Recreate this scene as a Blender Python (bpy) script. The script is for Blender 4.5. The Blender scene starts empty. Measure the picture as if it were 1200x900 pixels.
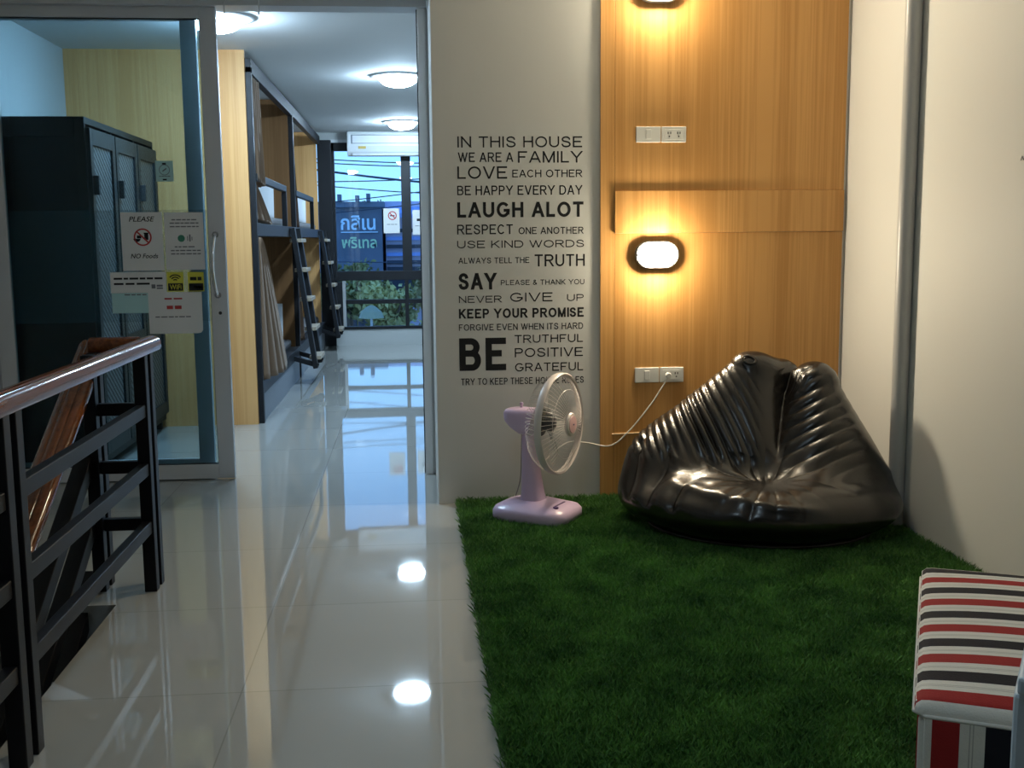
import bpy, bmesh, math, random
import numpy as np
from mathutils import Vector, Matrix, Euler
C = bpy.context.scene.collection
SC = bpy.context.scene
PI = math.pi
rnd = random.Random(7)

# ------------------------------------------------------------------ camera, world, exposure
cam_d = bpy.data.cameras.new('camera')
cam_d.sensor_width = 36.0
cam_d.lens = 38.25
cam_d.clip_start = 0.05
cam_d.clip_end = 400
cam = bpy.data.objects.new('camera', cam_d); C.objects.link(cam)
R_ = (0.99579, -0.09123, -0.00924); U_ = (0.02118, 0.13085, 0.99118); F_ = (0.08922, 0.98719, -0.13223)
cam.matrix_world = Matrix(((R_[0], U_[0], -F_[0], 0), (R_[1], U_[1], -F_[1], 0), (R_[2], U_[2], -F_[2], 1.25), (0, 0, 0, 1)))
SC.camera = cam

SC.view_settings.view_transform = 'Standard'
SC.view_settings.look = 'None'
SC.view_settings.gamma = 1
SC.view_settings.use_curve_mapping = False
SC.view_settings.exposure = 0.0
SC.cycles.use_denoising = True
SC.cycles.max_bounces = 9
SC.cycles.diffuse_bounces = 5
SC.cycles.transparent_max_bounces = 16
SC.cycles.sample_clamp_indirect = 4.0

DORM_LAMP = 275.0          # ceiling globes of the dormitory
LOUNGE_FILL = 54.0         # added fill globe on the lounge ceiling, overhead and unseen
WALL_LAMP = 360.0          # warm bulkhead lamps on the wooden panel
SKY = 2.2

world = bpy.data.worlds.new('dusk_sky'); SC.world = world
world.use_nodes = True
wn = world.node_tree; wn.nodes.clear()
w_out = wn.nodes.new('ShaderNodeOutputWorld'); w_bg = wn.nodes.new('ShaderNodeBackground')
w_tc = wn.nodes.new('ShaderNodeTexCoord'); w_sep = wn.nodes.new('ShaderNodeSeparateXYZ'); w_rmp = wn.nodes.new('ShaderNodeValToRGB')
w_rmp.color_ramp.elements[0].position = 0.0; w_rmp.color_ramp.elements[0].color = (0.25, 0.55, 0.92, 1)
w_rmp.color_ramp.elements[1].position = 0.35; w_rmp.color_ramp.elements[1].color = (0.12, 0.33, 0.75, 1)
wn.links.new(w_tc.outputs['Generated'], w_sep.inputs[0]); wn.links.new(w_sep.outputs['Z'], w_rmp.inputs[0])
wn.links.new(w_rmp.outputs[0], w_bg.inputs[0]); w_bg.inputs[1].default_value = SKY
wn.links.new(w_bg.outputs[0], w_out.inputs[0])

# ------------------------------------------------------------------ materials
def sRGB(r, g, b):
    f = lambda c: (c / 12.92 if c <= 0.04045 else ((c + 0.055) / 1.055) ** 2.4)
    return (f(r / 255), f(g / 255), f(b / 255), 1)

def mat(name, col, rough=0.5, metal=0.0, spec=0.5, noise=None, bump=None, emit=None, sheen=0):
    """plain Principled; noise=(scale xyz, amount) varies the colour, bump=(scale xyz, strength)"""
    m = bpy.data.materials.new(name); m.use_nodes = True
    nt = m.node_tree; b = nt.nodes['Principled BSDF']
    b.inputs['Base Color'].default_value = col
    b.inputs['Roughness'].default_value = rough
    b.inputs['Metallic'].default_value = metal
    b.inputs['Specular IOR Level'].default_value = spec
    if sheen: b.inputs['Sheen Weight'].default_value = sheen
    if emit:
        b.inputs['Emission Color'].default_value = emit[0]; b.inputs['Emission Strength'].default_value = emit[1]
    if noise or bump:
        tc = nt.nodes.new('ShaderNodeTexCoord')
    if noise:
        mp = nt.nodes.new('ShaderNodeMapping'); mp.inputs['Scale'].default_value = noise[0]
        n = nt.nodes.new('ShaderNodeTexNoise'); n.inputs['Scale'].default_value = 1.0; n.inputs['Detail'].default_value = 4
        nt.links.new(tc.outputs['Object'], mp.inputs[0]); nt.links.new(mp.outputs[0], n.inputs['Vector'])
        r = nt.nodes.new('ShaderNodeValToRGB')
        a = noise[1]
        r.color_ramp.elements[0].position = 0.3; r.color_ramp.elements[1].position = 0.7
        r.color_ramp.elements[0].color = tuple(max(0, c * (1 - a)) for c in col[:3]) + (1,)
        r.color_ramp.elements[1].color = tuple(min(1, c * (1 + a)) for c in col[:3]) + (1,)
        nt.links.new(n.outputs['Fac'], r.inputs[0]); nt.links.new(r.outputs[0], b.inputs['Base Color'])
    if bump:
        mp2 = nt.nodes.new('ShaderNodeMapping'); mp2.inputs['Scale'].default_value = bump[0]
        n2 = nt.nodes.new('ShaderNodeTexNoise'); n2.inputs['Scale'].default_value = 1.0; n2.inputs['Detail'].default_value = 3
        bp = nt.nodes.new('ShaderNodeBump'); bp.inputs['Strength'].default_value = bump[1]; bp.inputs['Distance'].default_value = 0.01
        nt.links.new(tc.outputs['Object'], mp2.inputs[0]); nt.links.new(mp2.outputs[0], n2.inputs['Vector'])
        nt.links.new(n2.outputs['Fac'], bp.inputs['Height']); nt.links.new(bp.outputs[0], b.inputs['Normal'])
    return m

def glass(name, tint, refl=1.0, rough=0.0):
    m = bpy.data.materials.new(name); m.use_nodes = True
    nt = m.node_tree; nt.nodes.clear()
    out = nt.nodes.new('ShaderNodeOutputMaterial'); mix = nt.nodes.new('ShaderNodeMixShader')
    tr = nt.nodes.new('ShaderNodeBsdfTransparent'); tr.inputs[0].default_value = tint
    gl = nt.nodes.new('ShaderNodeBsdfGlossy'); gl.inputs['Roughness'].default_value = rough
    fr = nt.nodes.new('ShaderNodeFresnel'); fr.inputs[0].default_value = 1.45
    mu = nt.nodes.new('ShaderNodeMath'); mu.operation = 'MULTIPLY'; mu.inputs[1].default_value = refl
    nt.links.new(fr.outputs[0], mu.inputs[0]); nt.links.new(mu.outputs[0], mix.inputs[0])
    nt.links.new(tr.outputs[0], mix.inputs[1]); nt.links.new(gl.outputs[0], mix.inputs[2]); nt.links.new(mix.outputs[0], out.inputs[0])
    return m

def translucent(name, col, opacity):
    m = bpy.data.materials.new(name); m.use_nodes = True
    nt = m.node_tree; nt.nodes.clear()
    out = nt.nodes.new('ShaderNodeOutputMaterial'); mix = nt.nodes.new('ShaderNodeMixShader'); mix.inputs[0].default_value = opacity
    tr = nt.nodes.new('ShaderNodeBsdfTransparent')
    d = nt.nodes.new('ShaderNodeBsdfDiffuse'); d.inputs[0].default_value = col
    nt.links.new(tr.outputs[0], mix.inputs[1]); nt.links.new(d.outputs[0], mix.inputs[2]); nt.links.new(mix.outputs[0], out.inputs[0])
    return m

def emission(name, col, s):
    m = bpy.data.materials.new(name); m.use_nodes = True
    nt = m.node_tree; nt.nodes.clear()
    out = nt.nodes.new('ShaderNodeOutputMaterial'); e = nt.nodes.new('ShaderNodeEmission')
    e.inputs[0].default_value = col; e.inputs[1].default_value = s
    nt.links.new(e.outputs[0], out.inputs[0])
    return m

def wood(name, c1, c2, scale=(70, 70, 1.6), rough=0.4, spec=0.4):
    m = bpy.data.materials.new(name); m.use_nodes = True
    nt = m.node_tree; b = nt.nodes['Principled BSDF']; b.inputs['Roughness'].default_value = rough; b.inputs['Specular IOR Level'].default_value = spec
    tc = nt.nodes.new('ShaderNodeTexCoord'); mp = nt.nodes.new('ShaderNodeMapping'); mp.inputs['Scale'].default_value = scale
    n = nt.nodes.new('ShaderNodeTexNoise'); n.inputs['Scale'].default_value = 1; n.inputs['Detail'].default_value = 5; n.inputs['Roughness'].default_value = 0.6
    mp2 = nt.nodes.new('ShaderNodeMapping'); mp2.inputs['Scale'].default_value = tuple(s * 0.11 for s in scale)
    n2 = nt.nodes.new('ShaderNodeTexNoise'); n2.inputs['Scale'].default_value = 1; n2.inputs['Detail'].default_value = 2
    ad = nt.nodes.new('ShaderNodeMath'); ad.operation = 'ADD'
    r = nt.nodes.new('ShaderNodeValToRGB')
    r.color_ramp.elements[0].position = 0.78; r.color_ramp.elements[0].color = c1
    r.color_ramp.elements[1].position = 1.22 if False else 1.0; r.color_ramp.elements[1].color = c2
    hv = nt.nodes.new('ShaderNodeMath'); hv.operation = 'MULTIPLY'; hv.inputs[1].default_value = 0.88
    nt.links.new(tc.outputs['Object'], mp.inputs[0]); nt.links.new(mp.outputs[0], n.inputs['Vector'])
    nt.links.new(tc.outputs['Object'], mp2.inputs[0]); nt.links.new(mp2.outputs[0], n2.inputs['Vector'])
    nt.links.new(n.outputs['Fac'], ad.inputs[0]); nt.links.new(n2.outputs['Fac'], ad.inputs[1])
    nt.links.new(ad.outputs[0], hv.inputs[0]); nt.links.new(hv.outputs[0], r.inputs[0]); nt.links.new(r.outputs[0], b.inputs['Base Color'])
    return m

def floor_tiles():
    m = bpy.data.materials.new('polished_tiles'); m.use_nodes = True
    nt = m.node_tree; b = nt.nodes['Principled BSDF']
    b.inputs['Roughness'].default_value = 0.03; b.inputs['Specular IOR Level'].default_value = 0.6; b.inputs['Coat Weight'].default_value = 0.2; b.inputs['Coat Roughness'].default_value = 0.02; b.inputs['Coat IOR'].default_value = 1.7
    tc = nt.nodes.new('ShaderNodeTexCoord'); mp = nt.nodes.new('ShaderNodeMapping'); mp.inputs['Location'].default_value = (0.50, -0.08, 0)
    br = nt.nodes.new('ShaderNodeTexBrick'); br.offset = 0; br.inputs['Scale'].default_value = 1
    br.inputs['Brick Width'].default_value = 0.72; br.inputs['Row Height'].default_value = 0.72
    br.inputs['Mortar Size'].default_value = 0.0022; br.inputs['Mortar Smooth'].default_value = 0.2
    br.inputs['Color1'].default_value = (0.335, 0.335, 0.315, 1); br.inputs['Color2'].default_value = (0.35, 0.35, 0.33, 1); br.inputs['Mortar'].default_value = (0.25, 0.245, 0.23, 1)
    nt.links.new(tc.outputs['Object'], mp.inputs[0]); nt.links.new(mp.outputs[0], br.inputs['Vector'])
    nt.links.new(br.outputs['Color'], b.inputs['Base Color'])
    n = nt.nodes.new('ShaderNodeTexNoise'); n.inputs['Scale'].default_value = 3.2; n.inputs['Detail'].default_value = 1
    bp = nt.nodes.new('ShaderNodeBump'); bp.inputs['Strength'].default_value = 0.03; bp.inputs['Distance'].default_value = 0.01
    nt.links.new(tc.outputs['Object'], n.inputs['Vector']); nt.links.new(n.outputs['Fac'], bp.inputs['Height']); nt.links.new(bp.outputs[0], b.inputs['Normal'])
    return m

def stripes(name, axis, period, phase, pale):
    """red and black bands on off-white cloth, thin grey pinstripes between"""
    m = bpy.data.materials.new(name); m.use_nodes = True
    nt = m.node_tree; b = nt.nodes['Principled BSDF']; b.inputs['Roughness'].default_value = 0.85; b.inputs['Specular IOR Level'].default_value = 0.15
    tc = nt.nodes.new('ShaderNodeTexCoord'); sp = nt.nodes.new('ShaderNodeSeparateXYZ')
    nt.links.new(tc.outputs['Object'], sp.inputs[0])
    a = nt.nodes.new('ShaderNodeMath'); a.operation = 'MULTIPLY_ADD'; a.inputs[1].default_value = 1 / period; a.inputs[2].default_value = phase
    nt.links.new(sp.outputs[axis], a.inputs[0])
    f = nt.nodes.new('ShaderNodeMath'); f.operation = 'FRACT'; nt.links.new(a.outputs[0], f.inputs[0])
    r = nt.nodes.new('ShaderNodeValToRGB'); r.color_ramp.interpolation = 'CONSTANT'
    red = (0.30, 0.022, 0.022, 1); blk = (0.016, 0.016, 0.022, 1); wh = pale; gr = tuple(c * 0.62 for c in pale[:3]) + (1,)
    stops = [(0, wh), (0.015, red), (0.275, wh), (0.365, gr), (0.378, wh), (0.395, gr), (0.408, wh), (0.515, blk), (0.775, wh), (0.865, gr), (0.878, wh), (0.895, gr), (0.908, wh)]
    cr = r.color_ramp
    cr.elements[0].position, cr.elements[0].color = stops[0]
    cr.elements[1].position, cr.elements[1].color = stops[1]
    for p, c in stops[2:]:
        e = cr.elements.new(p); e.color = c
    nt.links.new(f.outputs[0], r.inputs[0]); nt.links.new(r.outputs[0], b.inputs['Base Color'])
    n = nt.nodes.new('ShaderNodeTexNoise'); n.inputs['Scale'].default_value = 260
    bp = nt.nodes.new('ShaderNodeBump'); bp.inputs['Strength'].default_value = 0.25; bp.inputs['Distance'].default_value = 0.004
    nt.links.new(tc.outputs['Object'], n.inputs['Vector']); nt.links.new(n.outputs['Fac'], bp.inputs['Height']); nt.links.new(bp.outputs[0], b.inputs['Normal'])
    return m

def mesh_screen(name):
    """perforated locker door sheet: a fine diagonal hatch of dark holes"""
    m = bpy.data.materials.new(name); m.use_nodes = True
    nt = m.node_tree; b = nt.nodes['Principled BSDF']; b.inputs['Roughness'].default_value = 0.45; b.inputs['Metallic'].default_value = 0.3
    tc = nt.nodes.new('ShaderNodeTexCoord'); mp = nt.nodes.new('ShaderNodeMapping'); mp.inputs['Rotation'].default_value = (PI / 5, 0, 0)
    w = nt.nodes.new('ShaderNodeTexWave'); w.bands_direction = 'Z'; w.inputs['Scale'].default_value = 10
    r = nt.nodes.new('ShaderNodeValToRGB'); r.color_ramp.elements[0].position = 0.35; r.color_ramp.elements[1].position = 0.65
    r.color_ramp.elements[0].color = (0.003, 0.003, 0.004, 1); r.color_ramp.elements[1].color = (0.17, 0.18, 0.19, 1)
    nt.links.new(tc.outputs['Object'], mp.inputs[0]); nt.links.new(mp.outputs[0], w.inputs['Vector'])
    nt.links.new(w.outputs['Fac'], r.inputs[0]); nt.links.new(r.outputs[0], b.inputs['Base Color'])
    return m

M = dict(
    wall=mat('white_wall_paint', (0.60, 0.605, 0.585, 1), 0.6, spec=0.3, bump=((25, 25, 25), 0.03)),
    wall_dorm=mat('cool_wall_paint', (0.48, 0.50, 0.50, 1), 0.7, spec=0.2),
    back_wall=mat('shade_toned_rear_wall', (0.06, 0.055, 0.05, 1), 0.7),  # dark colour stands in for the unlit rear of the lounge
    ceil=mat('ceiling_paint', (0.66, 0.68, 0.69, 1), 0.8, spec=0.1),
    floor=floor_tiles(),
    panel=wood('oak_panel', sRGB(184, 134, 74), sRGB(204, 154, 92), (75, 75, 1.1), 0.42, 0.35),
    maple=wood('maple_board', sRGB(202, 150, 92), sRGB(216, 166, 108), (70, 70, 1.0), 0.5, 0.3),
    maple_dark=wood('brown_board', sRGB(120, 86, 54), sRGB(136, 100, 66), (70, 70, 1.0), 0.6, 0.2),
    dark=mat('dark_bunk_steel', (0.010, 0.011, 0.014, 1), 0.5, spec=0.3),
    rail=mat('black_rail_steel', (0.003, 0.003, 0.004, 1), 0.42, spec=0.22),
    handrail=wood('varnished_handrail', sRGB(84, 44, 20), sRGB(112, 62, 30), (60, 3, 60), 0.13, 0.5),
    plinth=mat('grey_plinth_paint', (0.17, 0.19, 0.22, 1), 0.5),
    alu=mat('brushed_aluminium', (0.54, 0.55, 0.57, 1), 0.42, metal=0.05),
    alu_white=mat('white_coated_aluminium', (0.80, 0.81, 0.82, 1), 0.4),
    seal=mat('black_rubber_seal', (0.02, 0.02, 0.022, 1), 0.6),
    chrome=mat('chrome', (0.75, 0.75, 0.76, 1), 0.15, metal=1.0),
    glass_door=glass('tinted_door_glass', (0.63, 0.75, 0.79, 1), 0.4),
    glass_win=glass('clear_window_glass', (0.93, 0.96, 0.98, 1), 1.0),
    translucent=translucent('pale_blue_reflection_haze', (0.26, 0.44, 0.50, 1), 0.12),
    paper=mat('white_paper', (0.66, 0.66, 0.66, 1), 0.8, spec=0.1),
    paper_blue=mat('pale_blue_paper', (0.38, 0.60, 0.62, 1), 0.8, spec=0.1),
    ink=mat('black_ink', (0.012, 0.012, 0.014, 1), 0.6, spec=0.2),
    ink_grey=mat('grey_ink', (0.16, 0.16, 0.18, 1), 0.7, spec=0.1),
    ink_red=mat('red_ink', (0.42, 0.05, 0.05, 1), 0.6, spec=0.2),
    ink_green=mat('green_ink', (0.05, 0.20, 0.14, 1), 0.6, spec=0.2),
    yellow=mat('yellow_sticker', (0.58, 0.55, 0.05, 1), 0.5),
    vinyl=mat('black_wall_vinyl', (0.012, 0.012, 0.014, 1), 0.5, spec=0.3),
    locker=mat('black_locker_steel', (0.006, 0.007, 0.008, 1), 0.5, spec=0.2),
    locker_rim=mat('grey_locker_rim', (0.016, 0.018, 0.020, 1), 0.45, spec=0.3),
    screen=mesh_screen('locker_mesh_sheet'),
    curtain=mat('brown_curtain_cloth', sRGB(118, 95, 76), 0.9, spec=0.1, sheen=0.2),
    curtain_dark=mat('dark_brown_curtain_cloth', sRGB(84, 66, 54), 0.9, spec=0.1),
    linen=mat('white_bed_linen', (0.72, 0.76, 0.82, 1), 0.85, spec=0.1, bump=((14, 14, 14), 0.3)),
    sheet=mat('grey_bed_sheet', (0.16, 0.16, 0.17, 1), 0.9, spec=0.1),
    tread=mat('pale_tread_wood', sRGB(160, 148, 130), 0.5),
    plastic=mat('white_plastic', (0.72, 0.72, 0.68, 1), 0.35),
    ac=mat('white_air_conditioner_shell', (0.66, 0.68, 0.70, 1), 0.35),
    ac_grey=mat('grey_air_conditioner_slot', (0.20, 0.23, 0.27, 1), 0.4),
    gold=mat('gold_badge', (0.50, 0.36, 0.10, 1), 0.3, metal=0.6),
    lilac=mat('lilac_fan_plastic', sRGB(206, 182, 212), 0.3, spec=0.5),
    pink=mat('pink_badge', sRGB(226, 186, 190), 0.35),
    wire=mat('pale_fan_wire', sRGB(214, 204, 200), 0.35, spec=0.5),
    blade=translucent('smoky_fan_blade', (0.30, 0.31, 0.30, 1), 0.26),
    motor=mat('dark_motor_plate', (0.05, 0.05, 0.055, 1), 0.4),
    purple=mat('purple_fan_print', (0.10, 0.05, 0.16, 1), 0.4),
    cord=mat('white_cord', (0.62, 0.60, 0.55, 1), 0.5),
    cord_grey=mat('grey_cord', (0.20, 0.20, 0.22, 1), 0.5),
    stick=mat('pale_bamboo', (0.62, 0.44, 0.24, 1), 0.5),
    leather=mat('black_leatherette', (0.009, 0.007, 0.006, 1), 0.27, spec=0.60, bump=((9, 9, 9), 0.35)),
    leather_plain=mat('black_leatherette_piping', (0.020, 0.016, 0.013, 1), 0.32, spec=0.6),
    pipe=mat('grey_pvc_conduit', (0.40, 0.41, 0.42, 1), 0.4),
    stripe_top=stripes('striped_cloth_lid', 1, 0.1795, 0.94, (0.66, 0.64, 0.58, 1)),
    stripe_front=stripes('striped_cloth_front', 0, 0.1795, 0.84, (0.66, 0.64, 0.58, 1)),
    seam=mat('off_white_piping', (0.60, 0.58, 0.53, 1), 0.8),
    blue_board=mat('pale_blue_lacquer', (0.52, 0.62, 0.70, 1), 0.4),
    lamp_cool=emission('cool_lamp_glass', (0.56, 0.79, 1.0, 1), DORM_LAMP),
    lounge_fill=emission('added_fill_glass', (0.64, 0.85, 1.0, 1), LOUNGE_FILL),
    lamp_warm=emission('warm_lamp_glass', (1.0, 0.855, 0.61, 1), WALL_LAMP),
    lamp_ring=mat('white_lamp_ring', (0.80, 0.82, 0.84, 1), 0.3),
    lamp_base=mat('grey_lamp_housing', (0.22, 0.21, 0.20, 1), 0.4),
    concrete=mat('grey_concrete', (0.10, 0.10, 0.095, 1), 0.8, noise=((6, 6, 6), 0.2)),
    asphalt=mat('grey_street', (0.09, 0.10, 0.12, 1), 0.9, noise=((2, 2, 2), 0.25)),
    navy=mat('navy_facade', (0.12, 0.145, 0.20, 1), 0.6, noise=((1, 1, 1), 0.2)),
    house=mat('lilac_grey_facade', (0.52, 0.48, 0.62, 1), 0.8, noise=((1, 1, 1), 0.15)),
    house_blue=mat('bright_blue_awning', (0.22, 0.34, 0.72, 1), 0.6),
    house_dark=mat('dark_shop_opening', (0.02, 0.03, 0.05, 1), 0.6),
    sign_white=mat('white_sign_letter', (0.62, 0.80, 0.95, 1), 0.5),
    sign_green=mat('yellow_green_sign_letter', (0.50, 0.70, 0.42, 1), 0.5),
    leaf=mat('tree_leaf', (0.20, 0.19, 0.06, 1), 0.6, noise=((1.3, 1.3, 1.3), 0.5)),
    leaf_light=mat('light_tree_leaf', (0.42, 0.37, 0.14, 1), 0.6, noise=((1.3, 1.3, 1.3), 0.5)),
    bark=mat('tree_bark', (0.10, 0.07, 0.05, 1), 0.9),
    teal=mat('teal_parasol_cloth', (0.24, 0.25, 0.17, 1), 0.7),
    wire_black=mat('black_cable', (0.02, 0.03, 0.06, 1), 0.6),
    turf_base=mat('green_turf_backing', (0.012, 0.045, 0.014, 1), 0.9, spec=0.1),
    car=mat('pale_car_paint', (0.45, 0.52, 0.62, 1), 0.3),
)

# grass blades: colour varies over the mat
def turf_material():
    m = bpy.data.materials.new('turf_blade'); m.use_nodes = True
    nt = m.node_tree; b = nt.nodes['Principled BSDF']; b.inputs['Roughness'].default_value = 0.45; b.inputs['Specular IOR Level'].default_value = 0.35
    tc = nt.nodes.new('ShaderNodeTexCoord'); n = nt.nodes.new('ShaderNodeTexNoise'); n.inputs['Scale'].default_value = 90; n.inputs['Detail'].default_value = 2
    n2 = nt.nodes.new('ShaderNodeTexNoise'); n2.inputs['Scale'].default_value = 7; n2.inputs['Detail'].default_value = 3
    ad = nt.nodes.new('ShaderNodeMath'); ad.operation = 'ADD'; ml = nt.nodes.new('ShaderNodeMath'); ml.operation = 'MULTIPLY'; ml.inputs[1].default_value = 0.5
    r = nt.nodes.new('ShaderNodeValToRGB')
    r.color_ramp.elements[0].position = 0.36; r.color_ramp.elements[0].color = (0.022, 0.085, 0.020, 1)
    r.color_ramp.elements[1].position = 0.64; r.color_ramp.elements[1].color = (0.150, 0.340, 0.075, 1)
    nt.links.new(tc.outputs['Object'], n.inputs['Vector']); nt.links.new(tc.outputs['Object'], n2.inputs['Vector'])
    nt.links.new(n.outputs['Fac'], ad.inputs[0]); nt.links.new(n2.outputs['Fac'], ad.inputs[1]); nt.links.new(ad.outputs[0], ml.inputs[0])
    nt.links.new(ml.outputs[0], r.inputs[0]); nt.links.new(r.outputs[0], b.inputs['Base Color'])
    return m
M['turf'] = turf_material()

# ------------------------------------------------------------------ mesh building
class MB:
    def __init__(s): s.v = []; s.f = []
    def add(s, vs, fs):
        o = len(s.v); s.v += [tuple(p) for p in vs]; s.f += [tuple(i + o for i in f) for f in fs]; return s
    def box(s, x0, x1, y0, y1, z0, z1):
        return s.add([(x0, y0, z0), (x1, y0, z0), (x1, y1, z0), (x0, y1, z0), (x0, y0, z1), (x1, y0, z1), (x1, y1, z1), (x0, y1, z1)],
                     [(3, 2, 1, 0), (4, 5, 6, 7), (0, 1, 5, 4), (1, 2, 6, 5), (2, 3, 7, 6), (3, 0, 4, 7)])
    def prism(s, prof, axis, a, b):
        """closed 2-D profile swept straight along axis ('x' 'y' 'z') from a to b"""
        n = len(prof); vs = []
        for t in (a, b):
            for p, q in prof:
                vs.append({'x': (t, p, q), 'y': (p, t, q), 'z': (p, q, t)}[axis])
        fs = [(i, (i + 1) % n, n + (i + 1) % n, n + i) for i in range(n)] + [tuple(range(n))[::-1], tuple(range(n, 2 * n))]
        return s.add(vs, fs)
    def bar(s, p, q, w, h, up=(0, 0, 1)):
        """square bar from p to q"""
        p = Vector(p); q = Vector(q); d = (q - p).normalized(); a = d.cross(Vector(up))
        if a.length < 1e-4: a = d.cross(Vector((0, 1, 0)))
        a.normalize(); b = a.cross(d).normalized(); vs = []
        for c in (p, q):
            for i, j in ((-1, -1), (1, -1), (1, 1), (-1, 1)): vs.append(c + a * (w / 2 * i) + b * (h / 2 * j))
        return s.add(vs, [(0, 1, 2, 3), (7, 6, 5, 4), (0, 4, 5, 1), (1, 5, 6, 2), (2, 6, 7, 3), (3, 7, 4, 0)])
    def tube(s, pts, r, n=8, close=False):
        pts = [Vector(p) for p in pts]; k = len(pts); vs = []; prev = None
        for i, p in enumerate(pts):
            if close: d = pts[(i + 1) % k] - pts[i - 1]
            else: d = pts[min(i + 1, k - 1)] - pts[max(i - 1, 0)]
            d.normalize()
            a = prev if prev is not None else (Vector((0, 0, 1)) if abs(d.z) < 0.9 else Vector((1, 0, 0)))
            a = (a - d * a.dot(d)).normalized(); prev = a; b = d.cross(a)
            rr = r[i] if hasattr(r, '__len__') else r
            for j in range(n):
                t = 2 * PI * j / n; vs.append(p + a * (math.cos(t) * rr) + b * (math.sin(t) * rr))
        fs = []
        for i in range(k if close else k - 1):
            i2 = (i + 1) % k
            for j in range(n): fs.append((i * n + j, i * n + (j + 1) % n, i2 * n + (j + 1) % n, i2 * n + j))
        if not close: fs += [tuple(range(n))[::-1], tuple(range((k - 1) * n, k * n))]
        return s.add(vs, fs)
    def lathe(s, prof, c=(0, 0, 0), axis='z', n=32, caps=True):
        """profile of (radius, height) turned about an axis through c"""
        vs = []; c = Vector(c); k = len(prof)
        for r, h in prof:
            r = max(r, 1e-4)
            for j in range(n):
                t = 2 * PI * j / n; a, b = math.cos(t) * r, math.sin(t) * r
                vs.append(c + Vector({'z': (a, b, h), 'x': (h, a, b), 'y': (b, h, a)}[axis]))
        fs = [(i * n + j, i * n + (j + 1) % n, (i + 1) * n + (j + 1) % n, (i + 1) * n + j) for i in range(k - 1) for j in range(n)]
        if caps: fs += [tuple(range(n))[::-1], tuple(range((k - 1) * n, k * n))]
        return s.add(vs, fs)
    def ball(s, c, r, sx=1, sy=1, sz=1, nu=16, nv=10):
        return s.add([(c[0] + r * sx * math.sin(PI * i / nv) * math.cos(2 * PI * j / nu), c[1] + r * sy * math.sin(PI * i / nv) * math.sin(2 * PI * j / nu), c[2] + r * sz * math.cos(PI * i / nv)) for i in range(nv + 1) for j in range(nu)],
                     [(i * nu + j, (i + 1) * nu + j, (i + 1) * nu + (j + 1) % nu, i * nu + (j + 1) % nu) for i in range(nv) for j in range(nu)])

ORG = {}      # where each object's own origin stands (for parenting in world measures)
def link(name, me, m, parent=None, smooth=None, bevel=0.0):
    o = bpy.data.objects.new(name, me); C.objects.link(o)
    if m: me.materials.append(M[m] if isinstance(m, str) else m)
    if parent is not None: o.parent = parent
    ORG[o.name] = ORG.get(parent.name, Vector((0, 0, 0))) if parent is not None else Vector((0, 0, 0))
    if bevel:
        b = o.modifiers.new('edge', 'BEVEL'); b.width = bevel; b.segments = 2; b.limit_method = 'ANGLE'; b.angle_limit = math.radians(40)
    if smooth is not None:
        me.shade_smooth(); me.set_sharp_from_angle(angle=math.radians(smooth))
    return o

def obj(name, mb, m, parent=None, smooth=None, bevel=0.0, local=False):
    """mb in world measures (or local=True: in the thing's own frame) -> ONE mesh object"""
    org = ORG.get(parent.name, Vector((0, 0, 0))) if (parent is not None and not local) else Vector((0, 0, 0))
    me = bpy.data.meshes.new(name)
    me.from_pydata([(p[0] - org.x, p[1] - org.y, p[2] - org.z) for p in mb.v], [], mb.f)
    bm = bmesh.new(); bm.from_mesh(me); bmesh.ops.recalc_face_normals(bm, faces=bm.faces); bm.to_mesh(me); bm.free()
    return link(name, me, m, parent, smooth, bevel)

def tag(o, label, cat, group=None, kind=None):
    o['label'] = label; o['category'] = cat
    if group: o['group'] = group
    if kind: o['kind'] = kind
    return o
def struct(o, label=None):
    o['kind'] = 'structure'
    if label: o['label'] = label
    return o
def thing(name, loc, label, cat, group=None, rz=0.0):
    o = bpy.data.objects.new(name, None); C.objects.link(o); o.empty_display_size = 0.1
    o.location = loc; o.rotation_euler = (0, 0, rz); ORG[o.name] = Vector(loc)
    return tag(o, label, cat, group)
def structure_root(name, loc, label=None):
    o = bpy.data.objects.new(name, None); C.objects.link(o); o.location = loc; ORG[o.name] = Vector(loc)
    return struct(o, label)
def copy_tree(o, loc, label=None, parent=None):
    c = o.copy(); C.objects.link(c)
    if parent is not None: c.parent = parent
    else: c.location = loc; ORG[c.name] = Vector(loc)
    if label: c['label'] = label
    for ch in list(o.children): copy_tree(ch, loc, None, c)
    return c

def text_mb(txt, x0, x1, z0, z1, y, bold=0.0, shear=0.0, depth=0.0006):
    """lettering standing in the plane y, filling the box x0..x1, z0..z1 and facing -y"""
    cu = bpy.data.curves.new('lettering', 'FONT'); cu.body = txt; cu.size = 1; cu.offset = bold; cu.shear = shear; cu.resolution_u = 3
    ob = bpy.data.objects.new('lettering', cu); C.objects.link(ob)
    dg = bpy.context.evaluated_depsgraph_get(); me = bpy.data.meshes.new_from_object(ob.evaluated_get(dg))
    C.objects.unlink(ob); bpy.data.objects.remove(ob); bpy.data.curves.remove(cu)
    P = [v.co.copy() for v in me.vertices]; F = [tuple(p.vertices) for p in me.polygons]; bpy.data.meshes.remove(me)
    ax = min(p.x for p in P); bx = max(p.x for p in P); az = min(p.y for p in P); bz = max(p.y for p in P)
    mb = MB(); mb.add([(x0 + (p.x - ax) / (bx - ax) * (x1 - x0), y - depth, z0 + (p.y - az) / (bz - az) * (z1 - z0)) for p in P], F)
    return mb

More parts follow.
